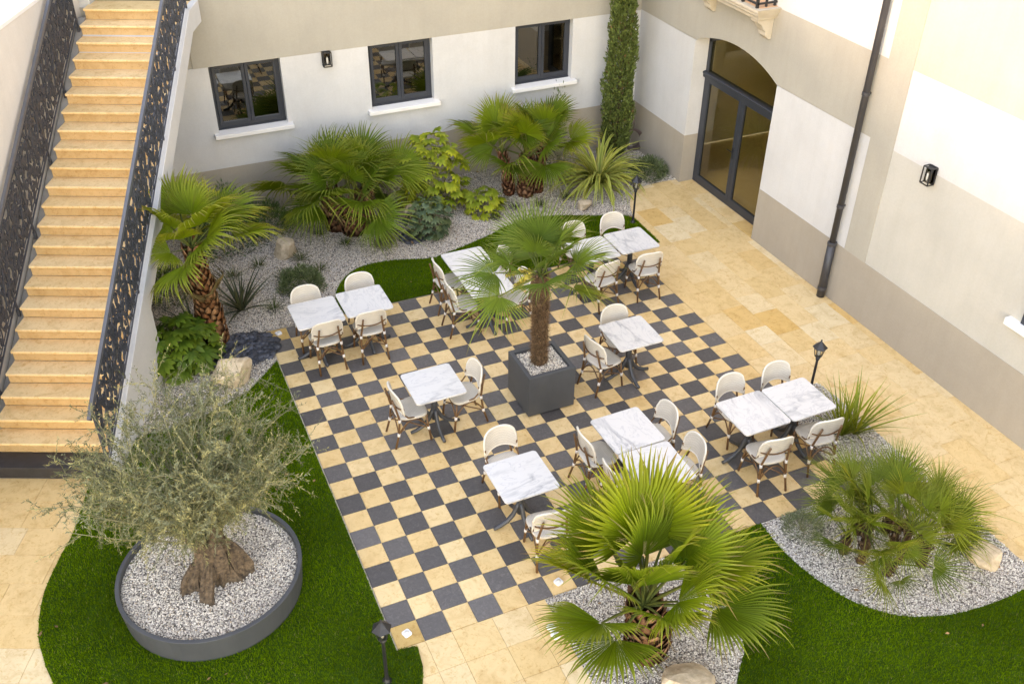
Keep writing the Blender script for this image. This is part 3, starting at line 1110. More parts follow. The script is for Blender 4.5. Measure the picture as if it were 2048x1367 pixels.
# sloping flank (string) on the open side and support wall
def slope_z(y):   # nosing line in stair-local coordinates
    return RI + y / TR_ * RI
fl = MB()
y0, y1 = 0.10, 23 * TR_ + 0.8
top = [(0.1, slope_z(0.1) - 0.0), (23 * TR_, slope_z(23 * TR_)), (23 * TR_ + 0.5, slope_z(23 * TR_) + 0.01)]
bot = [(23 * TR_ + 0.5, slope_z(23 * TR_) - 0.33), (23 * TR_, slope_z(23 * TR_) - 0.34), (0.42, 0.0), (0.1, 0.0)]
fl.prism(top + bot, SW / 2 + 0.002, SW / 2 + 0.11, Matrix(((0, 0, 1, 0), (1, 0, 0, 0), (0, 1, 0, 0), (0, 0, 0, 1))))
fl.build('string', WHITE, stairs, bevel=0.01)
MXY = Matrix(((0, 0, 1, 0), (1, 0, 0, 0), (0, 1, 0, 0), (0, 0, 0, 1)))
MB().prism([(0.45, 0.0), (23 * TR_, slope_z(23 * TR_) - 0.37), (23 * TR_ + 0.75, slope_z(23 * TR_) - 0.37), (23 * TR_ + 0.75, slope_z(23 * TR_) - 0.17), (23 * TR_, slope_z(23 * TR_) - 0.17), (0.3, 0.02)], -SW / 2, SW / 2, MXY).build('soffit', WHITE, stairs)
MB().prism([(0.5, -0.02), (2.15, -0.02), (2.15, slope_z(2.15) - 0.36), (0.5, 0.06)], SW / 2 - 0.05, SW / 2 + 0.105, MXY).build('support_wall', WHITE, stairs)
MB().prism([(0.3, 0.0), (23 * TR_, slope_z(23 * TR_) - 0.3), (23 * TR_ + 0.3, slope_z(23 * TR_) - 0.2), (23 * TR_, slope_z(23 * TR_) - 0.13), (0.25, 0.04)], -SW / 2 - 0.1, -SW / 2 - 0.002, MXY).build('gap_shade_strip', simple('gap_shade_grey', (0.20, 0.19, 0.18), (0.25, 0.24, 0.22), 5, 0.8), stairs)  # strip beside the steps; its grey stands for the shade in the gap

# ornate cast iron balustrades
def ironwork(L, H, seed):
    """flat ornamental panel: s in 0..L, h in 0..H -> list of (polyline, radius)"""
    rr = random.Random(seed)
    out = []
    def spiral(cx, cy, r, turns, a0, sgn):
        return [(cx + r * (1 - t * 0.85) * math.cos(a0 + sgn * t * turns * 2 * math.pi), cy + r * (1 - t * 0.85) * math.sin(a0 + sgn * t * turns * 2 * math.pi)) for t in np.linspace(0, 1, 16)]
    def leaf(cx, cy, l, w, a):
        p = []
        for t in np.linspace(0, 2 * math.pi, 11)[:-1]:
            u, v = l * math.cos(t), w * math.sin(t) * (0.6 + 0.4 * math.cos(t))
            p.append((cx + u * math.cos(a) - v * math.sin(a), cy + u * math.sin(a) + v * math.cos(a)))
        return p + [p[0]]
    # big S stems
    n = 4
    for i in range(n):
        c = L * (i + 0.5) / n
        sgn = 1 if i % 2 == 0 else -1
        out.append(([(c + sgn * 0.075 * math.sin(t * math.pi * 2), 0.05 + t * (H - 0.1)) for t in np.linspace(0, 1, 18)], 0.011))
        out.append(([(c - sgn * 0.10 * math.sin(t * math.pi * 1.5 + 0.4), 0.04 + t * (H - 0.08)) for t in np.linspace(0, 1, 18)], 0.008))
        for hh, r0 in ((0.2, 0.085), (0.42, 0.07), (0.62, 0.08), (0.80, 0.055)):
            hh *= H / 0.9
            out.append((spiral(c + sgn * 0.06, hh, r0 * rr.uniform(0.9, 1.1), 1.4, rr.uniform(0, 6.28), sgn), 0.0085))
            out.append((spiral(c - sgn * 0.08, hh + 0.09, r0 * 0.7, 1.2, rr.uniform(0, 6.28), -sgn), 0.0075))
        for q in range(11):
            hh = H * (q + 0.7) / 11.6
            out.append((leaf(c + rr.uniform(-0.12, 0.12), hh, rr.uniform(0.04, 0.075), 0.022, rr.uniform(0.9, 2.2)), 0.009))
        for q in range(5):
            out.append((leaf(c + rr.uniform(-0.13, 0.13), H * rr.uniform(0.08, 0.92), 0.03, 0.016, rr.uniform(0, 3.1)), 0.011))
    return out

def balustrade(lat, k0, k1, panels, label, end_post):
    y_a, y_b = (k0 - 1) * TR_, (k1 - 1) * TR_
    t = thing('balustrade', label, 'railing', stair_pt(0.75, k_along(1), 0), ang, 'cast iron balustrades of the staircase')
    H = 0.93
    def P(y, h):
        return (lat, y, slope_z(y) + 0.03 + h)
    MB().tube([P(y_a - 0.12, H + 0.0), P(y_a, H + 0.02), P(y_b, H + 0.02)], 0.034, 4, rect=(0.9, 1.05)).build('handrail', simple('painted_handrail', (0.075, 0.080, 0.092), (0.095, 0.10, 0.112), 6, 0.4) if 'painted_handrail' not in bpy.data.materials else bpy.data.materials['painted_handrail'], t)
    MB().tube([P(y_a, 0.02), P(y_b, 0.02)], 0.013, 4).build('bottom_rail', IRON, t)
    MB().tube([P(y_a, H - 0.07), P(y_b, H - 0.07)], 0.009, 4).build('upper_rail', IRON, t)
    MB().tube([P(y_a, 0.09), P(y_b, 0.09)], 0.008, 4).build('lower_rail', IRON, t)
    pl = (y_b - y_a) / panels
    for i in range(panels + 1):
        y = y_a + pl * i
        m = MB().tube([(lat, y, slope_z(y) - 0.17), P(y, H)], 0.017, 4)
        m.tube([(lat, y - 0.0, slope_z(y) - 0.17), (lat, y, slope_z(y) - 0.06)], 0.026, 4)
        m.build('post', IRON, t)
    for i in range(panels):
        y = y_a + pl * i
        m = MB()
        for pts, r_ in ironwork(pl, H - 0.10, 11 + i % 3):
            jit = 0.006 * ((hash((round(pts[0][0], 3), round(pts[0][1], 3))) % 5) - 2) / 2
            m.tube([(lat + jit, y + s_, slope_z(y + s_) + 0.03 + 0.04 + h_) for s_, h_ in pts], r_ * 1.3, 4, caps=True)
        rr_ = random.Random(70 + i % 3)
        for q in range(34):
            s_, h_ = rr_.uniform(0.04, pl - 0.04), rr_.uniform(0.06, H - 0.16)
            l_, w_, a_ = rr_.uniform(0.035, 0.075), rr_.uniform(0.012, 0.024), rr_.uniform(0.5, 2.6)
            pts4 = [(l_, 0), (0.1 * l_, w_), (-l_, 0), (0.1 * l_, -w_)]
            pp = [(s_ + u * math.cos(a_) - v * math.sin(a_), h_ + u * math.sin(a_) + v * math.cos(a_)) for u, v in pts4]
            for dx_ in (-0.012,):
                vs_ = [(lat + dx_, y + u, slope_z(y + u) + 0.07 + v) for u, v in pp] + [(lat + 0.012, y + u, slope_z(y + u) + 0.07 + v) for u, v in pp]
                m.add(vs_, [(0, 1, 2, 3), (7, 6, 5, 4), (0, 4, 5, 1), (1, 5, 6, 2), (2, 6, 7, 3), (3, 7, 4, 0)])
        m.build('scroll_panel', IRON, t)
balustrade(SW / 2 + 0.045, 1.0, 24.3, 6, 'scrolled cast iron balustrade on the garden side of the stairs', True)
balustrade(-SW / 2 - 0.05, 0.6, 23.2, 6, 'scrolled cast iron balustrade against the low terrace wall', True)

# terrace wall beside the stairs, with pale coping
tw = thing('terrace_wall', 'smooth off-white wall with pale coping beside the stairs', 'wall', stair_pt(-0.14, k_along(1), 0), ang)
MB().box((-0.30, -3.0, -0.05), (0.0, 6.45, 4.42)).build('wall', stucco('ivory_stucco', (0.66, 0.61, 0.545)), tw)
MB().box((-1.45, -3.0, 4.421), (0.012, 6.45, 4.475)).build('coping', TERRACE, tw, bevel=0.006)
MB().box((-1.45, -3.0, -0.05), (-0.302, 6.45, 4.419)).build('core', WHITE, tw)
# entrance at the head of the stairs
en = thing('entrance_door', 'dark door with pale jambs at the head of the stairs', 'door', stair_pt(0.75, k_along(24) + 0.55, 24 * RI), ang)
MB().box((-0.72, 0.0, 0.0), (0.74, 0.06, 2.2)).build('door_leaf', FRAMEM, en)
MB().box((-0.72, -0.10, 0.002), (0.74, 0.0, 0.03)).build('threshold', BLACK, en)
MB().box((-0.95, -0.32, -0.6), (-0.722, 0.2, 3.0)).build('jamb', WHITE, en)
# unseen left wing; height and setback shaped for the shade it casts
shade_wing = thing('shading_wing', 'unseen pale wing, set back and sized to shade the courtyard', 'building', stair_pt(-16.0, k_along(1), 0), ang)
MB().box((-9.0, -34, -0.05), (0.0, 16, 15.6)).build('wall', WHITE, shade_wing)
rfm = MB()
rfm.prism([(0.5, 15.6), (0.5, 15.75), (-4.5, 17.1), (-9.5, 15.75), (-9.5, 15.6)], -34.4, 16.4, Matrix(((1, 0, 0, 0), (0, 0, 1, 0), (0, 1, 0, 0), (0, 0, 0, 1))))
rfm.build('roof', ROOFM, shade_wing)

# ================================================================== FURNITURE
def copy_tree(o, parent=None):
    c = o.copy()
    col.objects.link(c)
    c.parent = parent
    for ch in list(o.children):
        copy_tree(ch, c)
    return c

def rounded_square(h, r, n=5):
    p = []
    for cx, cy, a0 in ((h - r, h - r, 0), (-h + r, h - r, 90), (-h + r, -h + r, 180), (h - r, -h + r, 270)):
        for i in range(n + 1):
            a = R(a0 + 90 * i / n)
            p.append((cx + r * math.cos(a), cy + r * math.sin(a)))
    return p

def make_table():
    t = thing('cafe_table', 'x', 'table', (0, 0, 0), 0, 'square marble tables on the checkered floor')
    MB().prism(rounded_square(0.342, 0.045), 0.725, 0.747).build('table_top', MARBLE, t, bevel=0.003)
    m = MB()
    m.box((-0.20, -0.20, 0.708), (0.20, 0.20, 0.7245))
    m.build('top_plate', ANTHRA, t)
    MB().tube([(0, 0, 0.16), (0, 0, 0.708)], 0.042, 14).build('column', ANTHRA, t, True)
    for a in range(4):
        d = Vector((math.cos(a * math.pi / 2), math.sin(a * math.pi / 2), 0))
        pts = [d * 0.02 + Vector((0, 0, 0.33)), d * 0.045 + Vector((0, 0, 0.27)), d * 0.09 + Vector((0, 0, 0.17)), d * 0.17 + Vector((0, 0, 0.085)), d * 0.27 + Vector((0, 0, 0.038)), d * 0.345 + Vector((0, 0, 0.024))]
        MB().tube(pts, [0.030, 0.034, 0.034, 0.032, 0.029, 0.025], 8, rect=(0.95, 0.85)).build('foot', ANTHRA, t, True)
    return t

def make_chair():
    """bistro chair facing +Y, woven seat and back on bent bamboo"""
    t = thing('bistro_chair', 'x', 'chair', (0, 0, 0), 0, 'woven bistro chairs around the tables')
    # seat
    def seat_outline(s):
        p = []
        for i in range(28):
            a = 2 * math.pi * i / 28
            c, sn = math.cos(a), math.sin(a)
            e = 0.55
            u = math.copysign(abs(c) ** e, c)
            v = math.copysign(abs(sn) ** e, sn)
            w = 0.215 + 0.022 * v
            p.append((u * w * s, v * 0.205 * s))
        return p
    m = MB()
    rings = [(0.97, 0.428), (1.0, 0.438), (1.0, 0.452), (0.96, 0.461), (0.75, 0.457), (0.4, 0.452)]
    vs, fs = [], []
    for s, z in rings:
        vs += [(x_, y_, z) for x_, y_ in seat_outline(s)]
    n = 28
    for i in range(len(rings) - 1):
        for j in range(n):
            fs.append((i * n + j, i * n + (j + 1) % n, (i + 1) * n + (j + 1) % n, (i + 1) * n + j))
    fs.append(tuple(reversed(range(n))))
    fs.append(tuple((len(rings) - 1) * n + j for j in range(n)))
    m.add(vs, fs)
    m.build('seat', RATTAN, t, True)
    # backrest: curved shield
    def bp(u, h):   # u -1..1, h height above 0.5
        lean = -0.185 - 0.30 * (h - 0.0) * 0.55
        return Vector((u * 0.218, lean + 0.055 * u * u, 0.5 + h))
    def top_h(u):
        return 0.215 + 0.145 * (1 - abs(u) ** 3.2) ** (1 / 2.2)
    def bot_h(u):
        return 0.105 - 0.065 * abs(u) ** 2.2
    nu, nv = 18, 7
    vs = []
    for side in (0, 1):
        for i in range(nu + 1):
            u = -1 + 2 * i / nu
            for j in range(nv + 1):
                h = bot_h(u) + (top_h(u) - bot_h(u)) * j / nv
                p = bp(u, h)
                vs.append((p.x, p.y + (0.009 if side else -0.009), p.z))
    fs = []
    off = (nu + 1) * (nv + 1)
    idx = lambda s, i, j: s * off + i * (nv + 1) + j
    for i in range(nu):
        for j in range(nv):
            fs.append((idx(0, i, j), idx(0, i + 1, j), idx(0, i + 1, j + 1), idx(0, i, j + 1)))
            fs.append((idx(1, i, j + 1), idx(1, i + 1, j + 1), idx(1, i + 1, j), idx(1, i, j)))
    MB().add(vs, fs).build('backrest', RATTAN, t, True)
    us = [-1 + 2 * i / 20 for i in range(21)]
    loop = [bp(u, top_h(u)) for u in us] + [bp(1, 0.10), ] + [bp(u, bot_h(u)) for u in reversed(us)] + [bp(-1, 0.10)]
    MB().tube(loop, 0.0135, 6, closed=True).build('back_rim', RIM, t, True)
    # rear legs run up behind the back
    for s in (-1, 1):
        pts = [(s * 0.195, -0.275, 0.0), (s * 0.182, -0.215, 0.22), (s * 0.172, -0.19, 0.44), (s * 0.150, -0.222, 0.60), (s * 0.135, -0.262, 0.76)]
        MB().tube(pts, 0.0145, 7).build('leg', BAMBOO, t, True)
        pts = [(s * 0.205, 0.215, 0.0), (s * 0.196, 0.185, 0.22), (s * 0.188, 0.165, 0.43)]
        MB().tube(pts, 0.0145, 7).build('leg', BAMBOO, t, True)
    MB().tube([bp(u, 0.145 - 0.03 * (1 - u * u)) + Vector((0, -0.022, 0)) for u in np.linspace(-0.95, 0.95, 9)], 0.0095, 6).build('back_bar', BAMBOO, t, True)
    for s in (-1, 1):
        MB().tube([(s * 0.215, -0.14, 0.64), (s * 0.213, -0.15, 0.55), (s * 0.207, -0.08, 0.47), (s * 0.20, 0.05, 0.44)], 0.0105, 6).build('side_brace', BAMBOO, t, True)
    # bent cane arches between the legs
    F = lambda s: Vector((s * 0.197, 0.19, 0.21))
    B = lambda s: Vector((s * 0.182, -0.217, 0.21))
    for a, b in ((F(-1), F(1)), (B(-1), B(1)), (F(-1), B(-1)), (F(1), B(1))):
        pts = []
        for q in np.linspace(0, 1, 9):
            p = a.lerp(b, q)
            p.z = 0.21 + 0.20 * math.sin(math.pi * q) ** 0.8
            pts.append(p)
        MB().tube(pts, 0.0095, 6).build('arch_brace', BAMBOO, t, True)
    MB().tube([F(-1), (0.0, -0.01, 0.235), B(1)], 0.009, 6).build('cross_stretcher', BAMBOO, t, True)
    MB().tube([F(1), (0.0, -0.01, 0.217), B(-1)], 0.009, 6).build('cross_stretcher', BAMBOO, t, True)
    for s in (-1, 1):
        for (x_, y_, z_) in ((0.196, 0.188, 0.21), (0.1815, -0.217, 0.21), (0.172, -0.19, 0.425)):
            d = Vector((0.0, 0.1 if y_ > 0 else -0.16, -1)).normalized()
            c = Vector((s * x_, y_, z_))
            MB().tube([c - d * 0.024, c + d * 0.024], 0.020, 7).build('binding', BIND, t, True)
    return t

TABLES = [
    ((0.62, -0.90), 'marble table at the orange corner tile beside the stair gravel'),
    ((1.34, -0.87), 'marble table at the left tip of the narrow lawn'),
    ((3.16, -0.41), 'marble table half on the lawn, behind the planter palm'),
    ((3.17, -1.12), 'marble table between planter palm and narrow lawn'),
    ((5.09, -0.86), 'marble table screened by the planter palm fronds'),
    ((5.81, -0.84), 'marble table beside the lamp post near the arched door'),
    ((1.59, -3.11), 'lone marble table left of the square planter, chairs on opposite sides'),
    ((4.51, -3.12), 'lone marble table right of the square planter'),
    ((1.92, -5.14), 'lone marble table in front of the square planter'),
    ((3.45, -4.91), 'marble table of a pair, just behind the short front palm'),
    ((3.45, -5.61), 'marble table half hidden by the short front palm'),
    ((5.06, -5.24), 'marble table of a pair, away from the gravel strip'),
    ((5.76, -5.24), 'marble table at the gravel strip beside the spiky yucca'),
]
proto = make_table()
for i, ((x, y), lab) in enumerate(TABLES):
    o = proto if i == 0 else copy_tree(proto)
    o.location = (x, y, 0.002)
    o.rotation_euler = (0, 0, R(random.uniform(-1.5, 1.5)) + (math.pi / 2) * (i % 4))
    o['label'] = 'white ' + lab

# (x, y) of the top of the back, facing direction in degrees (0 = +Y)
CHAIRS = [
    ((0.594, -0.314), 180, 'behind the table at the orange corner tile'),
    ((1.42, -0.281), 180, 'on the left tip of the narrow lawn'),
    ((0.671, -1.364), 0, 'with its back to the olive, at the corner tile table'),
    ((1.31, -1.352), 0, 'at the lawn tip table, turned towards the lawn'),
    ((2.595, -0.42), -90, 'on the lawn, left of the table behind the planter palm'),
    ((2.552, -1.075), -90, 'left of the table between planter palm and lawn'),
    ((3.80, -1.20), 90, 'right of the table between planter palm and lawn'),
    ((3.80, -0.45), 90, 'on the right of the half lawn table, veiled by palm fronds'),
    ((5.10, -0.10), 180, 'on the lawn behind the palm screened table'),
    ((5.84, -0.083), 180, 'on the lawn next to the lamp post'),
    ((5.074, -1.50), 8, 'in front of the palm screened table'),
    ((5.80, -1.50), -6, 'in front of the lamp post table, at the floor edge'),
    ((1.007, -3.121), -90, 'left of the lone table beside the planter'),
    ((2.238, -3.073), 92, 'between the lone table and the planter'),
    ((4.521, -2.557), 180, 'behind the lone table right of the planter'),
    ((3.85, -3.20), -78, 'between the planter and the table on its right'),
    ((1.96, -4.36), 184, 'behind the lone front table'),
    ((1.97, -5.92), -8, 'in front of the lone front table'),
    ((2.834, -4.875), -92, 'on the outer side of the pair behind the front palm'),
    ((2.856, -5.50), -88, 'half hidden by the front palm, planter side'),
    ((4.126, -4.834), 90, 'right of the table just behind the front palm'),
    ((4.112, -5.50), 88, 'right of the half hidden table by the front palm'),
    ((5.13, -4.58), 180, 'behind the pair near the gravel strip'),
    ((5.84, -4.60), 180, 'behind the yucca table, near the lantern post'),
    ((4.98, -5.90), -10, 'in front of the pair near the gravel strip'),
    ((5.77, -5.86), -6, 'in front of the yucca table'),
]
proto = make_chair()
for i, ((x, y), rz, lab) in enumerate(CHAIRS):
    o = proto if i == 0 else copy_tree(proto)
    a = R(rz + random.uniform(-2, 2))
    f = Vector((-math.sin(a), math.cos(a), 0))
    p = Vector((x, y, 0)) + f * 0.235
    o.location = (p.x, p.y, 0.002)
    o.rotation_euler = (0, 0, a)
    o['label'] = 'cream woven chair ' + lab

# ---- lamp posts
def lamp_post(loc, label, h=0.66):
    t = thing('lamp_post', label, 'lamp', loc, random.uniform(0, 1), 'short garden lamp posts with lanterns')
    MB().lathe([(0.05, 0.0), (0.05, 0.012), (0.028, 0.03), (0.024, 0.06), (0.020, 0.10), (0.018, h - 0.06), (0.024, h - 0.05), (0.03, h - 0.03), (0.022, h - 0.015)], 12).build('post', BLACK, t, True)
    def hexr(r, z):
        return [(r * math.cos(R(60 * i)), r * math.sin(R(60 * i)), z) for i in range(6)]
    c = MB()
    c.lathe([(0.02, h - 0.02), (0.045, h + 0.0), (0.05, h + 0.012), (0.045, h + 0.02)], 6)
    for i in range(6):
        a, b = hexr(0.046, h + 0.015)[i], hexr(0.078, h + 0.16)[i]
        c.tube([a, b], 0.005, 4)
    c.build('cage', BLACK, t)
    g = MB()
    lo, hi = hexr(0.042, h + 0.018), hexr(0.073, h + 0.158)
    g.add(lo + hi, [(i, (i + 1) % 6, 6 + (i + 1) % 6, 6 + i) for i in range(6)])
    g.build('glass_panes', LGLASS, t)
    MB().lathe([(0.010, h + 0.02), (0.018, h + 0.05), (0.018, h + 0.10), (0.006, h + 0.13)], 8).build('bulb', BULB, t, True)
    MB().lathe([(0.098, h + 0.155), (0.102, h + 0.163), (0.058, h + 0.205), (0.052, h + 0.212), (0.040, h + 0.225), (0.015, h + 0.25), (0.010, h + 0.26), (0.013, h + 0.272), (0.004, h + 0.29)], 6).build('roof', BLACK, t)
lamp_post((-0.22, -6.62, 0.01), 'black lamp post on the lawn beside the orange front corner tile')
lamp_post((6.86, 0.84, 0.01), 'black lamp post where narrow lawn meets the door paving')
lamp_post((6.64, -4.53, 0.01), 'black lamp post at the head of the yucca gravel strip')

# ---- small white ground spots
for (x, y), lab in (((0.16, -0.13), 'small white ground spot on the orange tile by the stair gravel'),
                    ((0.15, -6.15), 'small white ground spot on the orange tile by the lawn lamp'),
                    ((1.585, -6.69), 'small white ground spot at the front gravel edge, tile side of two'),
                    ((1.585, -6.80), 'small white ground spot at the front gravel edge, beside its twin'),
                    ((1.93, -6.16), 'small white ground spot under the front palm fronds')):
    t = thing('ground_spot', lab, 'light', (x, y, 0.002), 0.3, 'small white ground spots')
    MB().prism(rounded_square(0.045, 0.02, 4), 0.0, 0.03).build('housing', CAP, t, bevel=0.008)
    MB().lathe([(0.026, 0.029), (0.024, 0.036), (0.012, 0.040)], 12).build('lens', BULB, t, True)

# ---- square planter
pl = thing('square_planter', 'anthracite cube planter filled with white pebbles', 'planter', (3.155, -3.085, 0.003))
h, wt, H = 0.345, 0.062, 0.665
m = MB()
o_ = [(-h, -h), (h, -h), (h, h), (-h, h)]
i_ = [(-h + wt, -h + wt), (h - wt, -h + wt), (h - wt, h - wt), (-h + wt, h - wt)]
vs = [(x, y, 0.02) for x, y in o_] + [(x, y, H) for x, y in o_] + [(x, y, H) for x, y in i_] + [(x, y, H - 0.09) for x, y in i_]
fs = []
for a in range(4):
    b = (a + 1) % 4
    fs += [(a, b, 4 + b, 4 + a), (4 + a, 4 + b, 8 + b, 8 + a), (8 + a, 8 + b, 12 + b, 12 + a)]
fs.append((3, 2, 1, 0))
m.add(vs, fs)
m.build('box', POTM, pl, bevel=0.007)
MB().box((-h + 0.03, -h + 0.03, 0.0), (h - 0.03, h - 0.03, 0.019)).build('base', BLACK, pl)
MB().add([(x, y, H - 0.055) for x, y in i_], [(0, 1, 2, 3)]).build('gravel_fill', GRAVEL, pl)
x, y = sample_poly([(a * 0.985, b * 0.985) for a, b in i_], 4600)
g = pebbles(x, y, H - 0.05, (1.15, 1.12, 1.08)).build('pebble_fill', PEBBLE, pl)
g['kind'] = 'stuff'

# ---- round olive pot
OC = (-1.60, -4.73)
op = thing('round_planter', 'wide low anthracite ring planter filled with pale pebbles', 'planter', (OC[0], OC[1], 0.01))
m = MB()
n = 64
prof = [(0.955, 0.0), (0.985, 0.33), (0.938, 0.335), (0.935, 0.25)]
vs, fs = [], []
for r_, z in prof:
    vs += [(r_ * math.cos(2 * math.pi * j / n), r_ * math.sin(2 * math.pi * j / n), z) for j in range(n)]
for i in range(len(prof) - 1):
    for j in range(n):
        fs.append((i * n + j, i * n + (j + 1) % n, (i + 1) * n + (j + 1) % n, (i + 1) * n + j))
m.add(vs, fs)
rg = m.build('ring', POTM, op, bevel=0.006)
circ = [(0.936 * math.cos(2 * math.pi * j / n), 0.936 * math.sin(2 * math.pi * j / n)) for j in range(n)]
MB().add([(a, b, 0.262) for a, b in circ], [tuple(range(n))]).build('gravel_fill', GRAVEL, op)
x, y = sample_poly([(a * 0.985, b * 0.985) for a, b in circ], 4200)
g = pebbles(x, y, 0.268, (1.10, 1.08, 1.05)).build('pebble_fill', PEBBLE, op)
g['kind'] = 'stuff'

# ---- rocks
def rock(loc, size, label, seed):
    rr = np.random.default_rng(seed)
    bm = bmesh.new()
    bmesh.ops.create_icosphere(bm, subdivisions=3, radius=1.0)
    planes = [(Vector(rr.normal(size=3)).normalized(), rr.uniform(0.5, 0.82)) for _ in range(16)]
    for v in bm.verts:
        p = v.co.copy()
        for nrm, d in planes:
            q = p.dot(nrm)
            if q > d:
                p -= nrm * (q - d)
        p *= 1 + 0.03 * math.sin(p.x * 9 + seed) * math.cos(p.y * 11)
        v.co = Vector((p.x * size[0] * 1.25, p.y * size[1] * 1.25, p.z * size[2] * 1.2))
    me = bpy.data.meshes.new('boulder')
    bm.to_mesh(me)
    bm.free()
    me.materials.append(ROCK)
    o = ob('boulder', me)
    o.location = (loc[0], loc[1], size[2] * 0.55)
    o.rotation_euler = (0, 0, rr.uniform(0, 6))
    tag(o, label, 'rock', 'pale boulders in the gravel')
rock((0.80, 2.18), (0.27, 0.21, 0.19), 'pale angular boulder on gravel behind the lavender ball', 1)
rock((-0.68, -1.08), (0.26, 0.30, 0.27), 'large pale boulder beside slate chips and olive twigs', 2)
rock((6.27, 1.66), (0.18, 0.13, 0.12), 'small pinkish boulder in front of the striped flax', 5)
rock((6.56, -7.82), (0.25, 0.17, 0.14), 'flat honey boulder at the foot of the bushy palm', 4)
rock((2.52, -7.93), (0.24, 0.22, 0.17), 'pale boulder in the gravel before the short front palm', 8)
rock((3.18, 2.55), (0.20, 0.17, 0.22), 'pinkish boulder tucked between clump palm and yellow shrub', 6)

# ---- slate chips
def slate(cx, cy, rx, ry, n, label):
    a = Acc()
    r_ = np.sqrt(RNG.random(n))
    th = RNG.uniform(0, 2 * math.pi, n)
    x = cx + rx * r_ * np.cos(th)
    y = cy + ry * r_ * np.sin(th)
    s = RNG.uniform(0.02, 0.055, n)
    rot = rand_rot(n, 0.45)
    mats = rot * np.stack([s * 1.3, s, s * 0.22], -1)[:, None, :]
    c = np.array((0.055, 0.060, 0.072)) * RNG.uniform(0.6, 1.6, (n, 1))
    box = np.array([(-1, -1, -1), (1, -.8, -1), (.9, 1, -1), (-.8, .9, -1), (-1, -1, 1), (1, -.8, 1), (.9, 1, 1), (-.8, .9, 1)], float)
    bf = np.array([(4, 5, 6), (4, 6, 7), (0, 1, 5), (0, 5, 4), (1, 2, 6), (1, 6, 5), (2, 3, 7), (2, 7, 6), (3, 0, 4), (3, 4, 7)])
    a.scatter(box, bf, np.c_[x, y, 0.012 + RNG.uniform(0, 0.02, n)], mats, c)
    o = a.build('slate_chips', SLATE)
    tag(o, label, 'slate', kind='stuff')
slate(-0.45, -0.35, 0.55, 0.42, 520, 'dark slate chips around the single trunk palm')
slate(3.0, 1.85, 0.25, 0.18, 120, 'dark slate chips beside the blue green shrub')
slate(7.95, 2.95, 0.22, 0.25, 120, 'dark slate chips at the cypress foot')

# ---- dry leaves blown about
a = Acc()
nl_ = 130
lx, ly = [], []
for pg, k_ in ((lawn1, 26), (lawn3, 22), (bedpoly, 46), (gravB, 16), (gravA, 10), (lawn2, 10)):
    x, y = sample_poly(pg, 40)
    q = RNG.permutation(len(x))[:k_]
    lx.append(x[q])
    ly.append(y[q])
lx, ly = np.concatenate(lx), np.concatenate(ly)
sz = RNG.uniform(0.018, 0.045, len(lx))
a.scatter(np.array([(-1, 0, 0), (0, -0.45, 0.15), (1, 0, 0.1), (0, 0.45, 0.15)]), np.array([(0, 1, 2), (0, 2, 3)]), np.c_[lx, ly, np.full(len(lx), 0.042)], rand_rot(len(lx), 0.5) * sz[:, None, None], np.array((0.30, 0.17, 0.08)) * RNG.uniform(0.5, 1.4, (len(lx), 1)))
tag(a.build('fallen_leaves', FOLI), 'scattered dry brown leaves on lawns and gravel', 'leaves', kind='stuff')

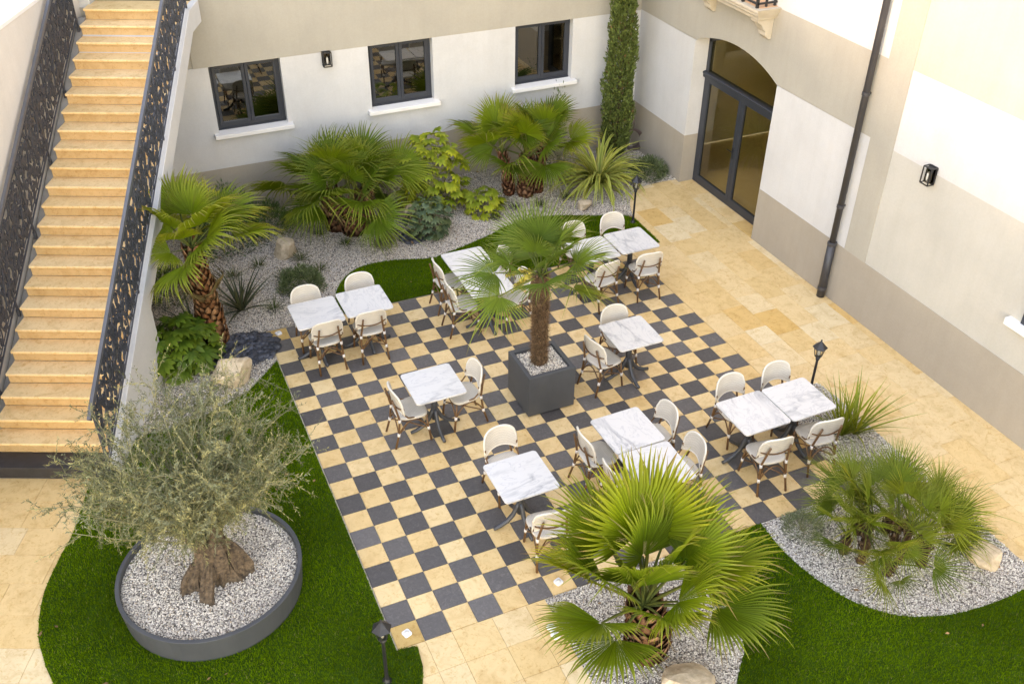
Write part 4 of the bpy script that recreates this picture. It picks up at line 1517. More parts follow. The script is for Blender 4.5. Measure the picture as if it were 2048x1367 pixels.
# ================================================================== PLANTS
def fan_leaf(seed, n=38, Rr=0.7, spread=230, split=0.55, lp=0.7, droop=0.10, tipd=0.35, fold=0.18, bt=18, base=(0.065, 0.125, 0.020), tip=(0.16, 0.19, 0.045), wf=1.0, pet=0.011, petcol=(0.14, 0.17, 0.045), yellow=0.0):
    """one fan palm leaf: petiole along +X, pleated blade at its end"""
    rr = np.random.default_rng(seed)
    a = Acc()
    base = np.array(base)
    tip = np.array(tip)
    # petiole
    K = 6
    ctr = [np.array((lp * t, 0, -0.10 * lp * t * t)) for t in np.linspace(0, 1, K)]
    vs, fs = [], []
    for i, c in enumerate(ctr):
        w = pet * (1.6 - 0.8 * i / (K - 1))
        vs += [c + (0, w, 0.4 * w), c + (0, 0, -w), c + (0, -w, 0.4 * w)]
    for i in range(K - 1):
        for j in range(3):
            p, q = i * 3 + j, i * 3 + (j + 1) % 3
            fs += [(p, q, q + 3), (p, q + 3, p + 3)]
    a.add(vs, fs, np.array(petcol))
    hub = ctr[-1]
    sp = R(spread)
    dth = sp / n
    cb, sb = math.cos(R(bt)), math.sin(R(bt))
    for i in range(n):
        an = -sp / 2 + dth * (i + 0.5)
        L = Rr * (0.74 + 0.26 * math.cos(an * 0.75)) * (1 + rr.normal() * 0.035)
        d = np.array((math.cos(an), math.sin(an), 0))
        pr = np.array((-math.sin(an), math.cos(an), 0))
        st = [0.04, 0.28, split, split + (1 - split) * 0.45, split + (1 - split) * 0.8, 1.0]
        hs = L * split * math.tan(dth / 2) * wf
        twist = rr.normal() * 0.12
        td = tipd * rr.uniform(0.5, 1.5)
        side = rr.normal() * 0.05
        brown = rr.random() < 0.4
        if rr.random() < 0.06:
            td += 1.2
        g = rr.uniform(0.82, 1.15)
        vs, cs = [], []
        for k_, t in enumerate(st):
            if t <= split:
                hw = L * t * math.tan(dth / 2) * (wf if t == split else 1.0)
            else:
                hw = hs * max(0.06, (1 - ((t - split) / (1 - split)) ** 1.3))
            z = fold * abs(math.sin(an)) * t * L * 0.8 - droop * t * t * L - td * max(0, t - split) ** 2 * L * 1.5
            c = d * (t * L) + pr * (side * max(0, t - split) * L)
            pz = hw * 0.55
            for sg, dz in ((-1, pz), (0, -pz * 0.6), (1, pz)):
                q = c + pr * (sg * hw)
                q = np.array((q[0], q[1], z + dz + sg * hw * twist))
                q = np.array((q[0] * cb + q[2] * sb, q[1], -q[0] * sb + q[2] * cb)) + hub
                vs.append(q)
                f = max(0.0, (t - 0.45) / 0.55) ** 1.5
                cc = base * (1 - f) + tip * f
                if yellow and rr.random() < yellow:
                    cc = cc * 0.4 + np.array((0.30, 0.23, 0.06)) * 0.6
                if t > 0.9 and brown:
                    cc = np.array((0.26, 0.19, 0.085))
                cs.append(cc * g * (0.80 if sg == 0 else 1.0))
        fs = []
        for k_ in range(len(st) - 1):
            for sgn in (0, 1):
                p = k_ * 3 + sgn
                fs += [(p, p + 3, p + 4), (p, p + 4, p + 1)]
        a.add(vs, fs, np.array(cs))
    return a.mesh('frond', PALM)

def boot_trunk(h, r0, r1, seed, bend=(0, 0), flakes=190, c1=(0.20, 0.085, 0.035), c2=(0.34, 0.20, 0.10), fl=0.16, out=0.5):
    """palm trunk wrapped in old leaf bases"""
    rr = np.random.default_rng(seed)
    a = Acc()
    n, k = 14, 12
    vs, fs, cs = [], [], []
    for i in range(k + 1):
        t = i / k
        r_ = r0 + (r1 - r0) * t
        if t < 0.15:
            r_ *= 1 + 0.12 * (1 - t / 0.15)
        for j in range(n):
            th = 2 * math.pi * j / n
            q = r_ * (0.88 + rr.normal() * 0.03)
            vs.append((bend[0] * t * t + q * math.cos(th), bend[1] * t * t + q * math.sin(th), h * t))
            cs.append(np.array(c1) * rr.uniform(0.5, 0.9))
    for i in range(k):
        for j in range(n):
            p, q = i * n + j, i * n + (j + 1) % n
            fs += [(p, q, q + n), (p, q + n, p + n)]
    a.add(vs, fs, np.array(cs))
    for f in range(flakes):
        t = (f + 0.5) / flakes
        th = f * 2.39996 + rr.normal() * 0.08
        r_ = (r0 + (r1 - r0) * t) * (0.93 + 0.05 * rr.random())
        c = np.array((bend[0] * t * t, bend[1] * t * t, h * t))
        d = np.array((math.cos(th), math.sin(th), 0))
        p = np.array((-math.sin(th), math.cos(th), 0))
        w = r_ * 0.42 * rr.uniform(0.8, 1.2)
        l = fl * rr.uniform(0.6, 1.3)
        o_ = out * rr.uniform(0.5, 1.3)
        up = np.array((0, 0, 1.0))
        b = c + d * r_
        q = [b - p * w, b + p * w, b + p * w * 0.65 + up * l * 0.6 + d * l * o_ * 0.45, b - p * w * 0.65 + up * l * 0.6 + d * l * o_ * 0.45,
             b + up * l + d * l * o_ * 0.75 + p * rr.normal() * 0.01, b + up * l * 0.45 + d * (l * o_ * 0.3 + 0.018)]
        m_ = rr.random()
        cc = np.array(c1) * (1 - m_) + np.array(c2) * m_
        cc = cc * rr.uniform(0.6, 1.15)
        a.add(q, [(0, 1, 5), (1, 2, 5), (2, 4, 5), (4, 3, 5), (3, 0, 5), (0, 2, 1), (0, 3, 2), (3, 4, 2)], np.array([cc * 0.7, cc * 0.7, cc, cc, cc * 1.25, cc * 1.05]))
    return a

def hang_fronds(t, meshes, spec, top, scale_j=0.12, rs=None):
    """spec: list of (azimuth deg, elevation deg, scale, roll deg)"""
    rs = rs or random
    for i, (az, el, s, ro) in enumerate(spec):
        o = ob('frond', meshes[i % len(meshes)], t)
        o.location = top if not callable(top) else top(az)
        o.rotation_euler = (Matrix.Rotation(R(az), 3, 'Z') @ Matrix.Rotation(R(-el), 3, 'Y') @ Matrix.Rotation(R(ro), 3, 'X')).to_euler()
        o.scale = (s, s, s)

def crown(n, e0, e1, s0, s1, rs, az0=0, power=1.0):
    out = []
    for i in range(n):
        t = i / max(1, n - 1)
        out.append((az0 + i * 137.5 + rs.uniform(-14, 14), e0 + (e1 - e0) * t ** power + rs.uniform(-7, 7), s0 + (s1 - s0) * t + rs.uniform(-0.09, 0.09), rs.uniform(-42, 42)))
    return out

# -- single trunk palm by the stairs (Washingtonia habit)
G1 = dict(base=(0.17, 0.24, 0.010), tip=(0.43, 0.41, 0.07))
rs = random.Random(3)
p1 = thing('fan_palm', 'yellow green fan palm with one stout brown trunk beside the stairs', 'palm', (-0.76, 0.02, 0.0), 0, 'fan palms in the gravel beds')
boot_trunk(1.62, 0.21, 0.115, 21, (-0.05, 0.05), 190, (0.19, 0.070, 0.028), (0.30, 0.155, 0.075), 0.14, 0.30).build('trunk', TRUNK, p1)
ms = [fan_leaf(100 + i, 40, 0.74, 190, 0.60, 0.60, 0.06, 0.9, 0.26, 8, yellow=0.03, pet=0.016, **G1) for i in range(4)]
hang_fronds(p1, ms, [(a_, e_, s_ * (0.62 if 125 < a_ % 360 < 240 and e_ < 62 else 1.0), r__) for a_, e_, s_, r__ in crown(14, 82, 4, 0.84, 1.0, rs, 40, 0.85)], (-0.05, 0.05, 1.60))
# a few dead drooping fronds
dead = [fan_leaf(140 + i, 26, 0.6, 150, 0.5, 0.5, 0.3, 1.3, 0.2, 55, base=(0.22, 0.17, 0.08), tip=(0.30, 0.24, 0.14), petcol=(0.2, 0.13, 0.06)) for i in range(2)]
hang_fronds(p1, dead, [(-25, -48, 0.85, 20), (200, -50, 0.8, 0), (75, -45, 0.8, 10)], (-0.05, 0.05, 1.42))

# -- clump palm with three short trunks (middle of the back bed)
G2 = dict(base=(0.100, 0.170, 0.010), tip=(0.28, 0.31, 0.06))
rs = random.Random(5)
p2 = thing('fan_palm', 'large dark green clump palm on three short shaggy trunks below the windows', 'palm', (2.08, 2.62, 0.0), 0, 'fan palms in the gravel beds')
ms = [fan_leaf(200 + i, 38, 0.70, 205, 0.50, 0.70, 0.08, 0.7, 0.24, 10, pet=0.014, **G2) for i in range(4)]
for k_, (dx, dy, h_, be) in enumerate(((-0.20, 0.12, 0.62, (-0.05, 0.05)), (0.02, -0.16, 0.55, (0.0, -0.06)), (0.25, 0.06, 0.60, (0.08, 0.02)))):
    a = boot_trunk(h_, 0.20, 0.14, 30 + k_, be, 110, (0.11, 0.045, 0.022), (0.24, 0.13, 0.07), 0.17, 0.45)
    o = a.build('trunk', TRUNK, p2)
    o.location = (dx, dy, 0)
    hang_fronds(p2, ms, crown(11, 88, -4, 0.88, 1.16, rs, 120 * k_, 1.35), (dx + be[0], dy + be[1], h_ - 0.05))

# -- clump palm with three slender trunks (right of the back bed)
rs = random.Random(9)
p3 = thing('fan_palm', 'green clump palm on three separate slender red brown trunks', 'palm', (5.52, 2.66, 0.0), 0, 'fan palms in the gravel beds')
ms = [fan_leaf(300 + i, 38, 0.66, 205, 0.55, 0.6, 0.06, 0.45, 0.24, 6, pet=0.013, base=(0.115, 0.185, 0.010), tip=(0.29, 0.32, 0.05)) for i in range(4)]
for k_, (dx, dy, h_, be, r_) in enumerate(((-0.28, 0.10, 0.85, (-0.12, 0.08), 0.10), (0.0, -0.06, 0.80, (0.02, 0.02), 0.145), (0.27, 0.0, 0.88, (0.16, 0.08), 0.11))):
    a = boot_trunk(h_, r_ * 1.1, r_ * 0.8, 40 + k_, be, 90, (0.16, 0.06, 0.03), (0.30, 0.15, 0.08), 0.12, 0.4)
    o = a.build('trunk', TRUNK, p3)
    o.location = (dx, dy, 0)
    hang_fronds(p3, ms, crown(9, 86, 4, 0.80, 1.06, rs, 100 * k_ + 20, 1.2), (dx + be[0], dy + be[1], h_ - 0.03))

# -- planter palm (Trachycarpus habit)
rs = random.Random(11)
p4 = thing('planter_palm', 'tall fan palm with fibrous trunk growing in the square planter', 'palm', (3.12, -3.08, 0.60))
a = boot_trunk(1.40, 0.100, 0.090, 50, (0.0, 0.02), 90, (0.10, 0.058, 0.032), (0.16, 0.10, 0.06), 0.07, 0.15)
rr = np.random.default_rng(51)
m_ = 9000
th = rr.uniform(0, 2 * math.pi, m_)
zz = rr.uniform(0.0, 1.42, m_)
pos = np.c_[0.098 * np.cos(th), 0.098 * np.sin(th) + 0.02 * (zz / 1.4) ** 2, zz]
dirs = np.c_[np.cos(th) * 0.45 + rr.normal(size=m_) * 0.45, np.sin(th) * 0.45 + rr.normal(size=m_) * 0.45, rr.uniform(-0.6, 1.0, m_)]
fr = dir_frames(dirs, rr)
ln = rr.uniform(0.03, 0.085, m_)
a.scatter(np.array([(0, -0.002, 0), (0, 0.002, 0), (1, 0, 0)]), np.array([(0, 1, 2)]), pos, fr * np.stack([ln, np.ones(m_), np.ones(m_)], -1)[:, None, :], np.array((0.19, 0.115, 0.065)) * rr.uniform(0.45, 1.45, (m_, 1)))
a.build('trunk', TRUNK, p4)
ms = [fan_leaf(400 + i, 36, 0.60, 235, 0.40, 0.55, 0.03, 0.3, 0.18, 6, base=(0.120, 0.19, 0.024), tip=(0.32, 0.37, 0.09), wf=0.85, pet=0.010) for i in range(4)]
hang_fronds(p4, ms, crown(15, 84, -8, 0.84, 1.06, rs, 75, 0.85), (0.0, 0.02, 1.38))
fl = Acc()
for q in range(5):      # yellow flower spray on its arching stalks
    p0 = np.array((-0.03, 0.05, 1.36))
    p2 = np.array((-0.26 - 0.10 * rr.random(), 0.10 + rr.normal() * 0.09, 1.40 - 0.28 * rr.random()))
    p1 = (p0 + p2) / 2 + np.array((0, 0, 0.14))
    for w_ in range(46):
        t = w_ / 45
        c0 = p0 * (1 - t) ** 2 + p1 * 2 * t * (1 - t) + p2 * t * t
        c1 = p0 * (1 - t - 0.04) ** 2 + p1 * 2 * (t + 0.04) * (1 - t - 0.04) + p2 * (t + 0.04) ** 2
        fl.add([c0 + (0, 0, 0.003), c1, c0 - (0, 0, 0.003)], [(0, 1, 2)], np.array((0.40, 0.34, 0.08)))
        if t > 0.3:
            for z_ in range(3):
                fl.add([c0, c0 + rr.normal(size=3) * 0.022, c0 + rr.normal(size=3) * 0.022], [(0, 1, 2)], np.array((0.55, 0.46, 0.10)) * rr.uniform(0.7, 1.2))
fl.build('flower_spray', FOLI, p4)

# -- short front palm
rs = random.Random(14)
p5 = thing('fan_palm', 'big short trunked fan palm in the gravel at the front edge of the checkered floor', 'palm', (2.37, -7.33, 0.0), 0, 'fan palms in the gravel beds')
boot_trunk(0.70, 0.22, 0.16, 60, (-0.06, 0.06), 100, (0.15, 0.066, 0.033), (0.27, 0.145, 0.08), 0.18, 0.5).build('trunk', TRUNK, p5)
ms = [fan_leaf(500 + i, 46, 0.80, 190, 0.62, 0.72, 0.04, 0.45, 0.30, 4, pet=0.017, base=(0.125, 0.20, 0.008), tip=(0.34, 0.36, 0.05), yellow=0.015) for i in range(4)]
spec = [(a_ + rs.uniform(-8, 8), e_, s_, r__) for a_, e_, s_, r__ in (
    (95, 76, 1.10, 10), (60, 62, 1.06, -25), (135, 66, 0.92, 30), (20, 50, 1.0, -30), (170, 52, 0.92, 20), (75, 84, 0.85, 40), (-40, 78, 0.80, -30), (215, 72, 0.80, 25),
    (-10, 34, 1.0, -20), (-38, 16, 0.95, 0), (-75, 52, 0.8, 25), (190, 26, 0.92, 25), (218, 16, 0.84, 5), (265, 44, 0.75, -15), (40, 32, 0.95, -35), (150, 34, 0.88, 35), (110, 45, 1.0, 0), (-20, 62, 0.95, 15))]
hang_fronds(p5, ms, spec, (-0.05, 0.06, 0.66))

# -- bushy dwarf palm on the right
rs = random.Random(17)
p6 = thing('dwarf_palm', 'bushy dwarf palm with many small fans in the right gravel bed', 'palm', (5.62, -7.22, 0.0))
ms = [fan_leaf(600 + i, 24, 0.42, 165, 0.32, 0.42, 0.03, 0.2, 0.24, 4, base=(0.145, 0.20, 0.020), tip=(0.38, 0.39, 0.09), wf=0.85, pet=0.007) for i in range(5)]
stems = []
for k_ in range(11):
    az = k_ * 137.5
    r_ = 0.12 + 0.40 * math.sqrt(k_ / 11)
    stems.append((r_ * math.cos(R(az)) * 1.05, r_ * math.sin(R(az)) * 0.8, 0.14 + 0.55 * rs.random() * (1 - r_ * 0.8)))
for k_, (dx, dy, h_) in enumerate(stems):
    o = boot_trunk(h_, 0.055, 0.045, 70 + k_, (0, 0), 26, (0.10, 0.06, 0.035), (0.20, 0.13, 0.08), 0.08, 0.4).build('stem', TRUNK, p6)
    o.location = (dx, dy, 0)
    lean = math.degrees(math.atan2(dy, dx))
    sp_ = []
    for q in range(8):
        sp_.append((lean + rs.uniform(-170, 170) * (0.35 + 0.65 * q / 8), rs.uniform(12, 82), rs.uniform(0.75, 1.2), rs.uniform(-50, 50)))
    hang_fronds(p6, ms, sp_, (dx, dy, h_))

# -- Italian cypress in the corner
cy = thing('cypress_tree', 'slim columnar cypress standing in the wall corner', 'tree', (7.84, 3.36, 0.0))
rr = np.random.default_rng(80)
MB().tube([(0, 0, 0), (0.02, 0, 2.0), (0, 0.02, 6.2)], [0.06, 0.045, 0.01], 8).build('trunk', BARK, cy, True)
a = Acc()
m_ = 26000
z = 0.12 + 6.5 * rr.random(m_) ** 1.0
prof = np.interp(z, [0.1, 0.5, 1.2, 2.2, 3.2, 4.4, 5.6, 6.7], [0.20, 0.265, 0.29, 0.265, 0.215, 0.19, 0.15, 0.02])
th = rr.uniform(0, 2 * math.pi, m_)
lump = 1 + 0.16 * np.sin(th * 3 + z * 4.1) + 0.12 * np.sin(th * 5 - z * 7.3)
r_ = prof * lump * np.sqrt(rr.uniform(0.35, 1.0, m_))
pos = np.c_[r_ * np.cos(th), r_ * np.sin(th), z]
dirs = np.c_[np.cos(th) * 0.5 + rr.normal(size=m_) * 0.3, np.sin(th) * 0.5 + rr.normal(size=m_) * 0.3, np.abs(rr.normal(size=m_)) * 0.6 + 0.5]
ln = rr.uniform(0.035, 0.085, m_)
tv = np.array([(0, -0.1, 0), (0.35, -0.26, 0.06), (1, 0, 0), (0.4, 0.24, -0.05), (0.45, 0, 0.2)])
tf = np.array([(0, 1, 4), (1, 2, 4), (2, 3, 4), (3, 0, 4)])
g = rr.uniform(0.6, 1.35, (m_, 1)) * (0.55 + 0.6 * (np.sqrt((pos[:, 0] ** 2 + pos[:, 1] ** 2)) / (prof + 1e-3)))[:, None] ** 0.0
cc = np.array((0.115, 0.155, 0.040)) * g
br = rr.random(m_) < 0.03
cc[br] = np.array((0.16, 0.09, 0.04)) * g[br]
a.scatter(tv, tf, pos, dir_frames(dirs, rr) * ln[:, None, None], cc)
a.build('crown', FOLI, cy)

# -- old olive in the round planter
ol = thing('olive_tree', 'old olive with gnarled stump and wispy grey green twigs in the ring planter', 'tree', (OC[0] + 0.02, OC[1] - 0.12, 0.27))
rr = np.random.default_rng(90)
def gnarl(pts, rad, seed, n=16):
    r2 = np.random.default_rng(seed)
    k = len(pts)
    vs, fs = [], []
    for i, p in enumerate(pts):
        for j in range(n):
            th = 2 * math.pi * j / n
            q = rad[i] * (1 + 0.22 * math.sin(3 * th + i * 0.7 + seed) + 0.13 * math.sin(7 * th - i) + r2.normal() * 0.11)
            vs.append((p[0] + q * math.cos(th), p[1] + q * math.sin(th), p[2] + r2.normal() * 0.008))
    for i in range(k - 1):
        for j in range(n):
            fs.append((i * n + j, i * n + (j + 1) % n, (i + 1) * n + (j + 1) % n, (i + 1) * n + j))
    fs.append(tuple((k - 1) * n + j for j in range(n)))
    return vs, fs
m = MB()
m.add(*gnarl([(0.05, 0.05, -0.03), (0.05, 0.05, 0.08), (0.05, 0.06, 0.2), (0.05, 0.08, 0.35), (0.04, 0.1, 0.5), (0.03, 0.12, 0.6)], [0.235, 0.19, 0.165, 0.16, 0.15, 0.10], 3, 26))
m.add(*gnarl([(-0.12, -0.28, -0.03), (-0.10, -0.22, 0.08), (-0.05, -0.12, 0.18), (0, 0, 0.32)], [0.085, 0.075, 0.075, 0.05], 5, 14))
m.add(*gnarl([(0.33, -0.02, -0.03), (0.30, 0.02, 0.16), (0.24, 0.06, 0.33), (0.18, 0.1, 0.46)], [0.10, 0.095, 0.085, 0.05], 8, 14))
m.add(*gnarl([(-0.28, -0.02, -0.03), (-0.24, 0.02, 0.12), (-0.14, 0.06, 0.28)], [0.11, 0.09, 0.05], 9))
for q in range(9):
    az = q * 0.7 + 0.2
    m.tube([(0.10 * math.cos(az), 0.1 + 0.08 * math.sin(az), 0.45), (0.2 * math.cos(az), 0.1 + 0.2 * math.sin(az), 0.72), (0.36 * math.cos(az), 0.1 + 0.36 * math.sin(az), 1.0 + 0.05 * (q % 3))], [0.05, 0.034, 0.014], 7)
m.build('trunk', BARK, ol)
lf = Acc()
br_ = MB()
leaf_tv = np.array([(0, 0, 0), (0.45, -0.11, 0.03), (1, 0, 0), (0.45, 0.11, 0.03)])
leaf_tf = np.array([(0, 1, 2), (0, 2, 3)])
LP, LD, LL, LC = [], [], [], []
NB = 96
for b in range(NB):
    az = b * 2.39996 + rr.normal() * 0.15
    u_ = (b + 0.5) / NB
    el = math.asin(min(0.99, 0.30 + 0.69 * u_)) + rr.normal() * 0.07
    front = max(0.0, -math.sin(az))          # branches on the pot's front side rise more steeply
    el = min(1.5, el + 0.42 * front * (1 - u_))
    L = (1.12 + rr.normal() * 0.13) * (1.02 + 0.10 * u_)
    start = np.array((0.12 * math.cos(az), 0.12 * math.sin(az) + 0.1, 0.50 + 0.15 * rr.random()))
    d = np.array((math.cos(az) * math.cos(el), math.sin(az) * math.cos(el), math.sin(el)))
    wob = rr.normal(size=3) * 0.22
    sag = 0.16 * math.cos(el) * rr.uniform(0.2, 1.6)
    lift = 0.26 * math.cos(el) ** 0.5 + 0.22
    pts = [start + d * (L * t) + wob * math.sin(t * 3.4) * t * 0.7 + np.array((0, 0, lift * math.sin(t * math.pi / 2) - sag * t * t)) for t in np.linspace(0, 1, 9)]
    br_.tube(pts, [0.0095 * (1 - 0.85 * i / 8) + 0.001 for i in range(9)], 4, caps=False)
    for s in range(26):
        t = 0.22 + 0.78 * (s + rr.random() * 0.8) / 26
        t = min(t, 0.999)
        i0 = min(7, int(t * 8))
        p0 = pts[i0] + (pts[i0 + 1] - pts[i0]) * (t * 8 - i0)
        dd = d * 0.40 + rr.normal(size=3) * 0.62 + np.array((0, 0, 0.16))
        dd /= np.linalg.norm(dd)
        l2 = rr.uniform(0.16, 0.40) * (1.08 - 0.3 * t)
        cv = rr.normal(size=3) * 0.08
        tp = [p0 + dd * (l2 * q) + cv * q * q for q in (0, 0.5, 1.0)]
        br_.tube(tp, [0.0026, 0.0018, 0.0010], 3, caps=False)
        nl = 27
        q = (np.arange(nl) + rr.random(nl)) / nl
        P_ = p0 + dd * (l2 * q)[:, None] + cv * (q * q)[:, None]
        D_ = dd * 0.85 + rr.normal(size=(nl, 3)) * 0.6
        LP.append(P_)
        LD.append(D_)
        LL.append(rr.uniform(0.024, 0.050, nl))
        m0 = rr.random()
        base = np.array((0.31, 0.285, 0.125)) if m0 < 0.33 else (np.array((0.105, 0.118, 0.052)) if m0 < 0.78 else np.array((0.22, 0.235, 0.135)))
        LC.append(base * rr.uniform(0.7, 1.3, (nl, 1)))
LP, LD, LL, LC = np.concatenate(LP), np.concatenate(LD), np.concatenate(LL), np.concatenate(LC)
lf.scatter(leaf_tv, leaf_tf, LP, dir_frames(LD, rr) * LL[:, None, None], LC)
br_.build('branches', TWIG, ol)
lf.build('crown', FOLI, ol)

# -- palmate leaf shrubs
def palmate(seed, s=1.0, lobes=7, c=(0.10, 0.16, 0.02), c2=(0.20, 0.24, 0.03)):
    rr = np.random.default_rng(seed)
    vs = [(0.0, 0.0, 0.0)]
    cs = [np.array(c)]
    fs = []
    span = R(260)
    for i in range(lobes):
        an = -span / 2 + span * (i + 0.5) / lobes
        L = 0.15 * s * (0.75 + 0.35 * math.cos(an * 0.7)) * rr.uniform(0.9, 1.1)
        w = L * 0.19
        d = np.array((math.cos(an), math.sin(an), 0))
        p = np.array((-math.sin(an), math.cos(an), 0))
        dr = 0.28 * L
        b0 = len(vs)
        vs += [d * L * 0.35 - p * w * 0.75, d * L * 0.35 + p * w * 0.75, d * L * 0.68 - p * w + np.array((0, 0, -dr * 0.3)), d * L * 0.68 + p * w + np.array((0, 0, -dr * 0.3)), d * L + np.array((0, 0, -dr)), d * L * 0.66 + np.array((0, 0, -dr * 0.2 - 0.006))]
        fs += [(0, b0, b0 + 5), (0, b0 + 5, b0 + 1), (b0, b0 + 2, b0 + 5), (b0 + 1, b0 + 5, b0 + 3), (b0 + 2, b0 + 4, b0 + 5), (b0 + 3, b0 + 5, b0 + 4)]
        g = rr.uniform(0.85, 1.15)
        for q in range(6):
            m_ = 0.2 if q < 2 else (0.9 if q == 4 else 0.55)
            cs.append((np.array(c) * (1 - m_) + np.array(c2) * m_) * g)
    a = Acc()
    a.add(vs, fs, np.array(cs))
    a.add([(-0.16 * s, 0, -0.10 * s), (-0.16 * s, 0.004, -0.10 * s), (0, 0, 0)], [(0, 1, 2)], np.array((0.14, 0.15, 0.04)))
    return a.mesh('leaf', LEAF)

def palmate_shrub(name, label, loc, rx, ry, h, n, size, c, c2, seed, lo=0.1):
    rs = random.Random(seed)
    t = thing(name, label, 'shrub', loc, 0, 'leafy shrubs in the gravel beds')
    ms = [palmate(seed * 10 + i, size, 7 if i < 2 else 9, c, c2) for i in range(4)]
    st = MB()
    for i in range(n):
        u = (i + 0.5) / n
        az = i * 2.39996
        zz = lo + (1 - lo) * (1 - u)
        w = math.sqrt(max(0.03, 1 - (2 * zz - 0.75) ** 2 * 0.62)) * math.sqrt(rs.uniform(0.30, 1))
        p = Vector((rx * w * math.cos(az), ry * w * math.sin(az), h * zz * rs.uniform(0.85, 1.05)))
        o = ob('leaf', ms[i % 4], t)
        o.location = p
        el = rs.uniform(-35, 25) + 25 * (zz - 0.5)
        o.rotation_euler = (Matrix.Rotation(az + rs.uniform(-0.6, 0.6), 3, 'Z') @ Matrix.Rotation(R(-el + 12), 3, 'Y') @ Matrix.Rotation(R(rs.uniform(-30, 30)), 3, 'X')).to_euler()
        s = rs.uniform(0.7, 1.15)
        o.scale = (s, s, s)
        if i % 3 == 0:
            st.tube([(p.x * 0.08, p.y * 0.08, 0.0), (p.x * 0.5, p.y * 0.5, p.z * 0.55), p], [0.008, 0.006, 0.003], 4, caps=False)
    st.build('stems', TWIG, t)
palmate_shrub('fatsia_shrub', 'yellow green shrub of large lobed leaves between the two clump palms', (3.76, 2.82, 0), 0.66, 0.52, 1.48, 135, 1.05, (0.15, 0.22, 0.02), (0.31, 0.33, 0.03), 21)
palmate_shrub('fatsia_shrub', 'low outlying yellow green lobed leaf shoot at the lawn edge', (4.52, 2.22, 0), 0.34, 0.30, 0.50, 34, 1.0, (0.17, 0.24, 0.02), (0.34, 0.36, 0.04), 22)
palmate_shrub('fatsia_shrub', 'glossy deep green lobed leaf shrub at the stair foot', (-1.33, -0.33, 0), 0.58, 0.50, 0.75, 110, 1.25, (0.050, 0.115, 0.012), (0.11, 0.18, 0.02), 23)
palmate_shrub('hellebore_shrub', 'blue green shrub in front of the yellow leaved one', (3.30, 1.86, 0), 0.42, 0.40, 0.72, 100, 0.72, (0.060, 0.105, 0.055), (0.13, 0.18, 0.10), 24)

def narrow_shrub(name, label, loc, r, h, n, leaf, cols, seed, group=None, cat='shrub', sph=False):
    rr = np.random.default_rng(seed)
    t = thing(name, label, cat, loc, 0, group)
    u = rr.random(n)
    th = rr.uniform(0, 2 * math.pi, n)
    ph = np.arccos(1 - u * 0.98)
    k = rr.uniform(0.35, 1.0, n) ** 0.5
    pos = np.c_[r * k * np.sin(ph) * np.cos(th), r * k * np.sin(ph) * np.sin(th), h * k * np.cos(ph) * 1.0 + 0.01]
    pos *= (1 + 0.10 * np.sin(5 * th + 3 * ph))[:, None]
    d = pos / np.array((r, r, h)) + rr.normal(size=(n, 3)) * 0.4 + np.array((0, 0, 0.3))
    a = Acc()
    ln = rr.uniform(0.6, 1.2, n) * leaf
    c = np.array(cols)[rr.integers(0, len(cols), n)] * rr.uniform(0.65, 1.3, (n, 1))
    a.scatter(leaf_tv, leaf_tf, pos, dir_frames(d, rr) * ln[:, None, None], c)
    a.build('foliage', FOLI, t)
    st = MB()
    for i in range(14):
        q = pos[i * 7]
        st.tube([(q[0] * 0.1, q[1] * 0.1, 0), (q[0] * 0.6, q[1] * 0.6, q[2] * 0.55), tuple(q)], [0.006, 0.004, 0.002], 4, caps=False)
    st.build('stems', TWIG, t)
LAV = [(0.105, 0.145, 0.055), (0.15, 0.19, 0.09), (0.075, 0.11, 0.04)]
narrow_shrub('lavender_bush', 'round grey green lavender ball on the gravel by the lawn tip', (0.80, 1.02, 0), 0.37, 0.34, 4200, 0.06, LAV, 31, 'rounded clipped bushes')
narrow_shrub('lavender_bush', 'round green lavender ball beside the arched door', (8.10, 2.42, 0), 0.36, 0.36, 4200, 0.06, LAV, 32, 'rounded clipped bushes')
narrow_shrub('santolina_bush', 'small pale feathery bush at the lower corner of the checkered floor', (4.93, -6.60, 0), 0.25, 0.24, 3000, 0.035, [(0.17, 0.20, 0.11), (0.22, 0.25, 0.15), (0.11, 0.15, 0.07)], 33, 'rounded clipped bushes')
narrow_shrub('santolina_bush', 'tiny pale feathery bush on gravel behind the lawn tip', (2.46, 1.80, 0), 0.19, 0.16, 1500, 0.035, [(0.15, 0.19, 0.09), (0.20, 0.24, 0.13)], 34, 'rounded clipped bushes')
narrow_shrub('santolina_bush', 'low pale bush hidden behind the bushy dwarf palm', (6.25, -6.2, 0), 0.28, 0.2, 2000, 0.035, [(0.12, 0.17, 0.09), (0.16, 0.2, 0.11)], 35, 'rounded clipped bushes')
narrow_shrub('oleander_bush', 'dark evergreen bush against the plinth behind the single trunk palm', (-0.02, 2.95, 0), 0.68, 1.02, 5200, 0.085, [(0.035, 0.075, 0.018), (0.055, 0.11, 0.025), (0.075, 0.13, 0.03)], 36)
narrow_shrub('oleander_bush', 'thin evergreen sprig rising behind the slender trunk palm', (6.55, 3.35, 0), 0.22, 1.75, 700, 0.07, [(0.06, 0.11, 0.025), (0.08, 0.13, 0.03)], 37)

narrow_shrub('evergreen_bush', 'low dark bush filling the corner right of the evergreen by the plinth', (0.75, 3.2, 0), 0.45, 0.5, 2600, 0.07, [(0.05, 0.095, 0.02), (0.075, 0.13, 0.03), (0.10, 0.15, 0.04)], 38)
narrow_shrub('evergreen_bush', 'loose green bush between stairs and single trunk palm', (-1.15, 1.6, 0), 0.42, 0.55, 2200, 0.07, [(0.07, 0.12, 0.025), (0.10, 0.16, 0.035), (0.14, 0.18, 0.05)], 39)
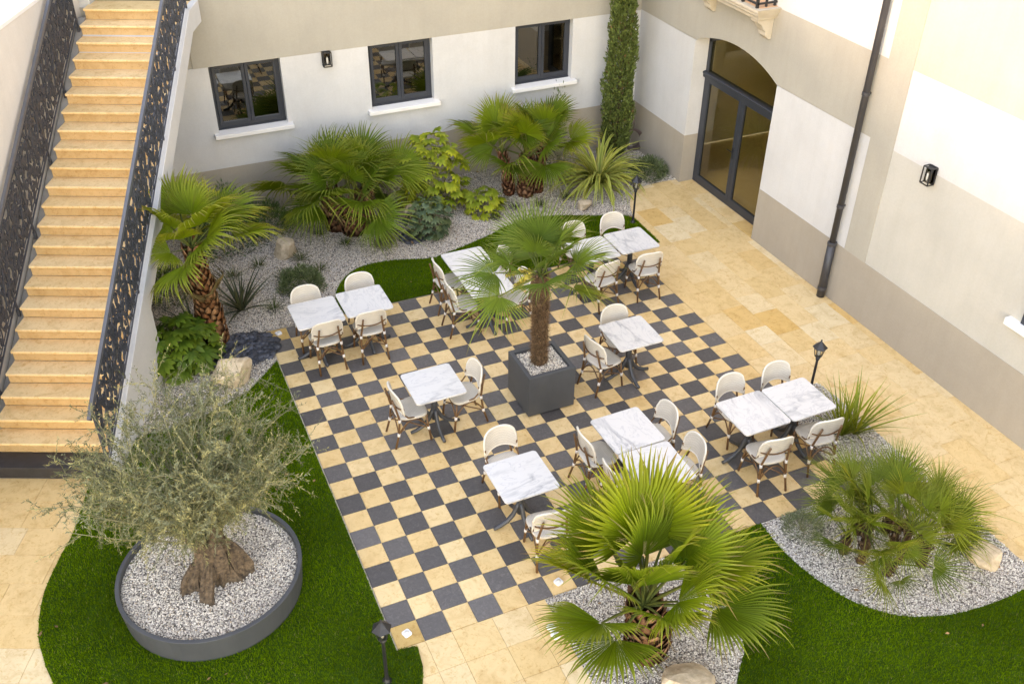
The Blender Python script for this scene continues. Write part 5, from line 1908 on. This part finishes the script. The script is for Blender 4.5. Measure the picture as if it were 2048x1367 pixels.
# -- strap leaved plants
def strap_plant(name, label, loc, n, L, w, droop, cmid, cedge, seed, e0=88, e1=25, cat='plant', group=None, stiff=2.0):
    rr = np.random.default_rng(seed)
    t = thing(name, label, cat, loc, 0, group)
    ms = []
    for v in range(3):
        a = Acc()
        K = 9
        vs, cs, fs = [], [], []
        for i in range(K):
            q = i / (K - 1)
            hw = w * (0.55 + 0.45 * math.sin(math.pi * min(1, q * 1.2 + 0.1))) * (1 - q ** 3) + 0.0006
            if i:
                ph = droop * (0.75 + 0.25 * v) * 1.9 * ((i - 0.5) / (K - 1)) ** (stiff - 1)
                x_ += L / (K - 1) * math.cos(ph)
                dz -= L / (K - 1) * math.sin(ph)
            else:
                x_, dz = 0.0, 0.0
            for sg in (-1, -0.4, 0.4, 1):
                vs.append((x_, sg * hw, dz + abs(sg) * hw * 0.35))
                cs.append(np.array(cedge if abs(sg) > 0.7 else cmid) * (0.75 + 0.35 * q))
        for i in range(K - 1):
            for j in range(3):
                p = i * 4 + j
                fs += [(p, p + 4, p + 5), (p, p + 5, p + 1)]
        a.add(vs, fs, np.array(cs))
        ms.append(a.mesh('blade', LEAF))
    for i in range(n):
        u = (i + 0.5) / n
        az = i * 137.508 + rr.normal() * 8
        el = e0 + (e1 - e0) * u ** 0.9 + rr.normal() * 5
        o = ob('blade', ms[i % 3], t)
        o.location = (0.035 * math.cos(R(az)), 0.035 * math.sin(R(az)), 0.0)
        o.rotation_euler = (Matrix.Rotation(R(az), 3, 'Z') @ Matrix.Rotation(R(-el), 3, 'Y') @ Matrix.Rotation(R(rr.normal() * 12), 3, 'X')).to_euler()
        s = rr.uniform(0.75, 1.1)
        o.scale = (s, s, s)
strap_plant('striped_flax', 'arching flax with yellow striped strap leaves below the cypress', (6.98, 2.42, 0), 150, 1.35, 0.032, 1.15, (0.26, 0.31, 0.05), (0.72, 0.66, 0.20), 41, 86, 38, stiff=2.1)
strap_plant('dark_flax', 'spiky dusky flax behind the single trunk palm', (-0.22, 0.75, 0), 34, 0.85, 0.020, 0.28, (0.055, 0.075, 0.04), (0.12, 0.11, 0.06), 42, 84, 30)
strap_plant('dark_flax', 'small spiky dusky flax leaning out left of the palm trunk', (-1.0, 0.55, 0), 18, 0.65, 0.018, 0.28, (0.055, 0.08, 0.04), (0.12, 0.12, 0.06), 43, 75, 20)
YG = dict(cmid=(0.20, 0.25, 0.02), cedge=(0.30, 0.31, 0.05))
strap_plant('yucca', 'spiky yellow green yucca clump, table side of the twin clumps', (6.50, -5.38, 0), 44, 0.82, 0.014, 0.14, seed=44, e0=88, e1=42, group='twin yucca clumps', **YG)
strap_plant('yucca', 'spiky yellow green yucca clump, paving side of the twin clumps', (6.68, -5.43, 0), 44, 0.88, 0.014, 0.22, seed=45, e0=86, e1=32, group='twin yucca clumps', **YG)
TUF = [((1.52, 2.61), 'left of the clump palm trunks'), ((1.85, 2.09), 'in front of the clump palm trunks'), ((1.0, 1.88), 'touching the boulder behind the lavender'), ((1.20, 1.42), 'between boulder and lawn tip'),
       ((0.58, 1.40), 'behind the lavender ball'), ((4.93, 2.51), 'left of the slender red trunks'), ((5.10, 2.16), 'in front of the slender red trunks, by the lawn'), ((5.57, 2.07), 'midway between red trunks and lawn'),
       ((6.14, 2.16), 'between red trunks and striped flax'), ((4.60, 1.92), 'at the wavy lawn edge behind the planter palm')]
TUF += [((0.30, 1.95), 'against the stairs side of the pale boulder'), ((-0.15, 1.75), 'between dusky flax and the evergreen bush'), ((2.75, 2.15), 'beside the pinkish boulder'), ((1.15, 3.2), 'below the first window'), ((4.35, 2.9), 'under the yellow leaved shrub'),
        ((6.45, 2.75), 'left of the striped flax'), ((7.55, 2.45), 'between striped flax and door side lavender'), ((0.25, 0.55), 'between lavender ball and orange corner tile')]
for i, ((x, y), lab) in enumerate(TUF):
    strap_plant('grass_tuft', 'small dark grass tuft ' + lab, (x, y, 0), 46, 0.19 + 0.03 * (i % 3), 0.0045, 0.25, (0.065, 0.10, 0.020), (0.10, 0.13, 0.03), 50 + i, 86, 12, 'grass', 'small grass tufts in the back gravel')
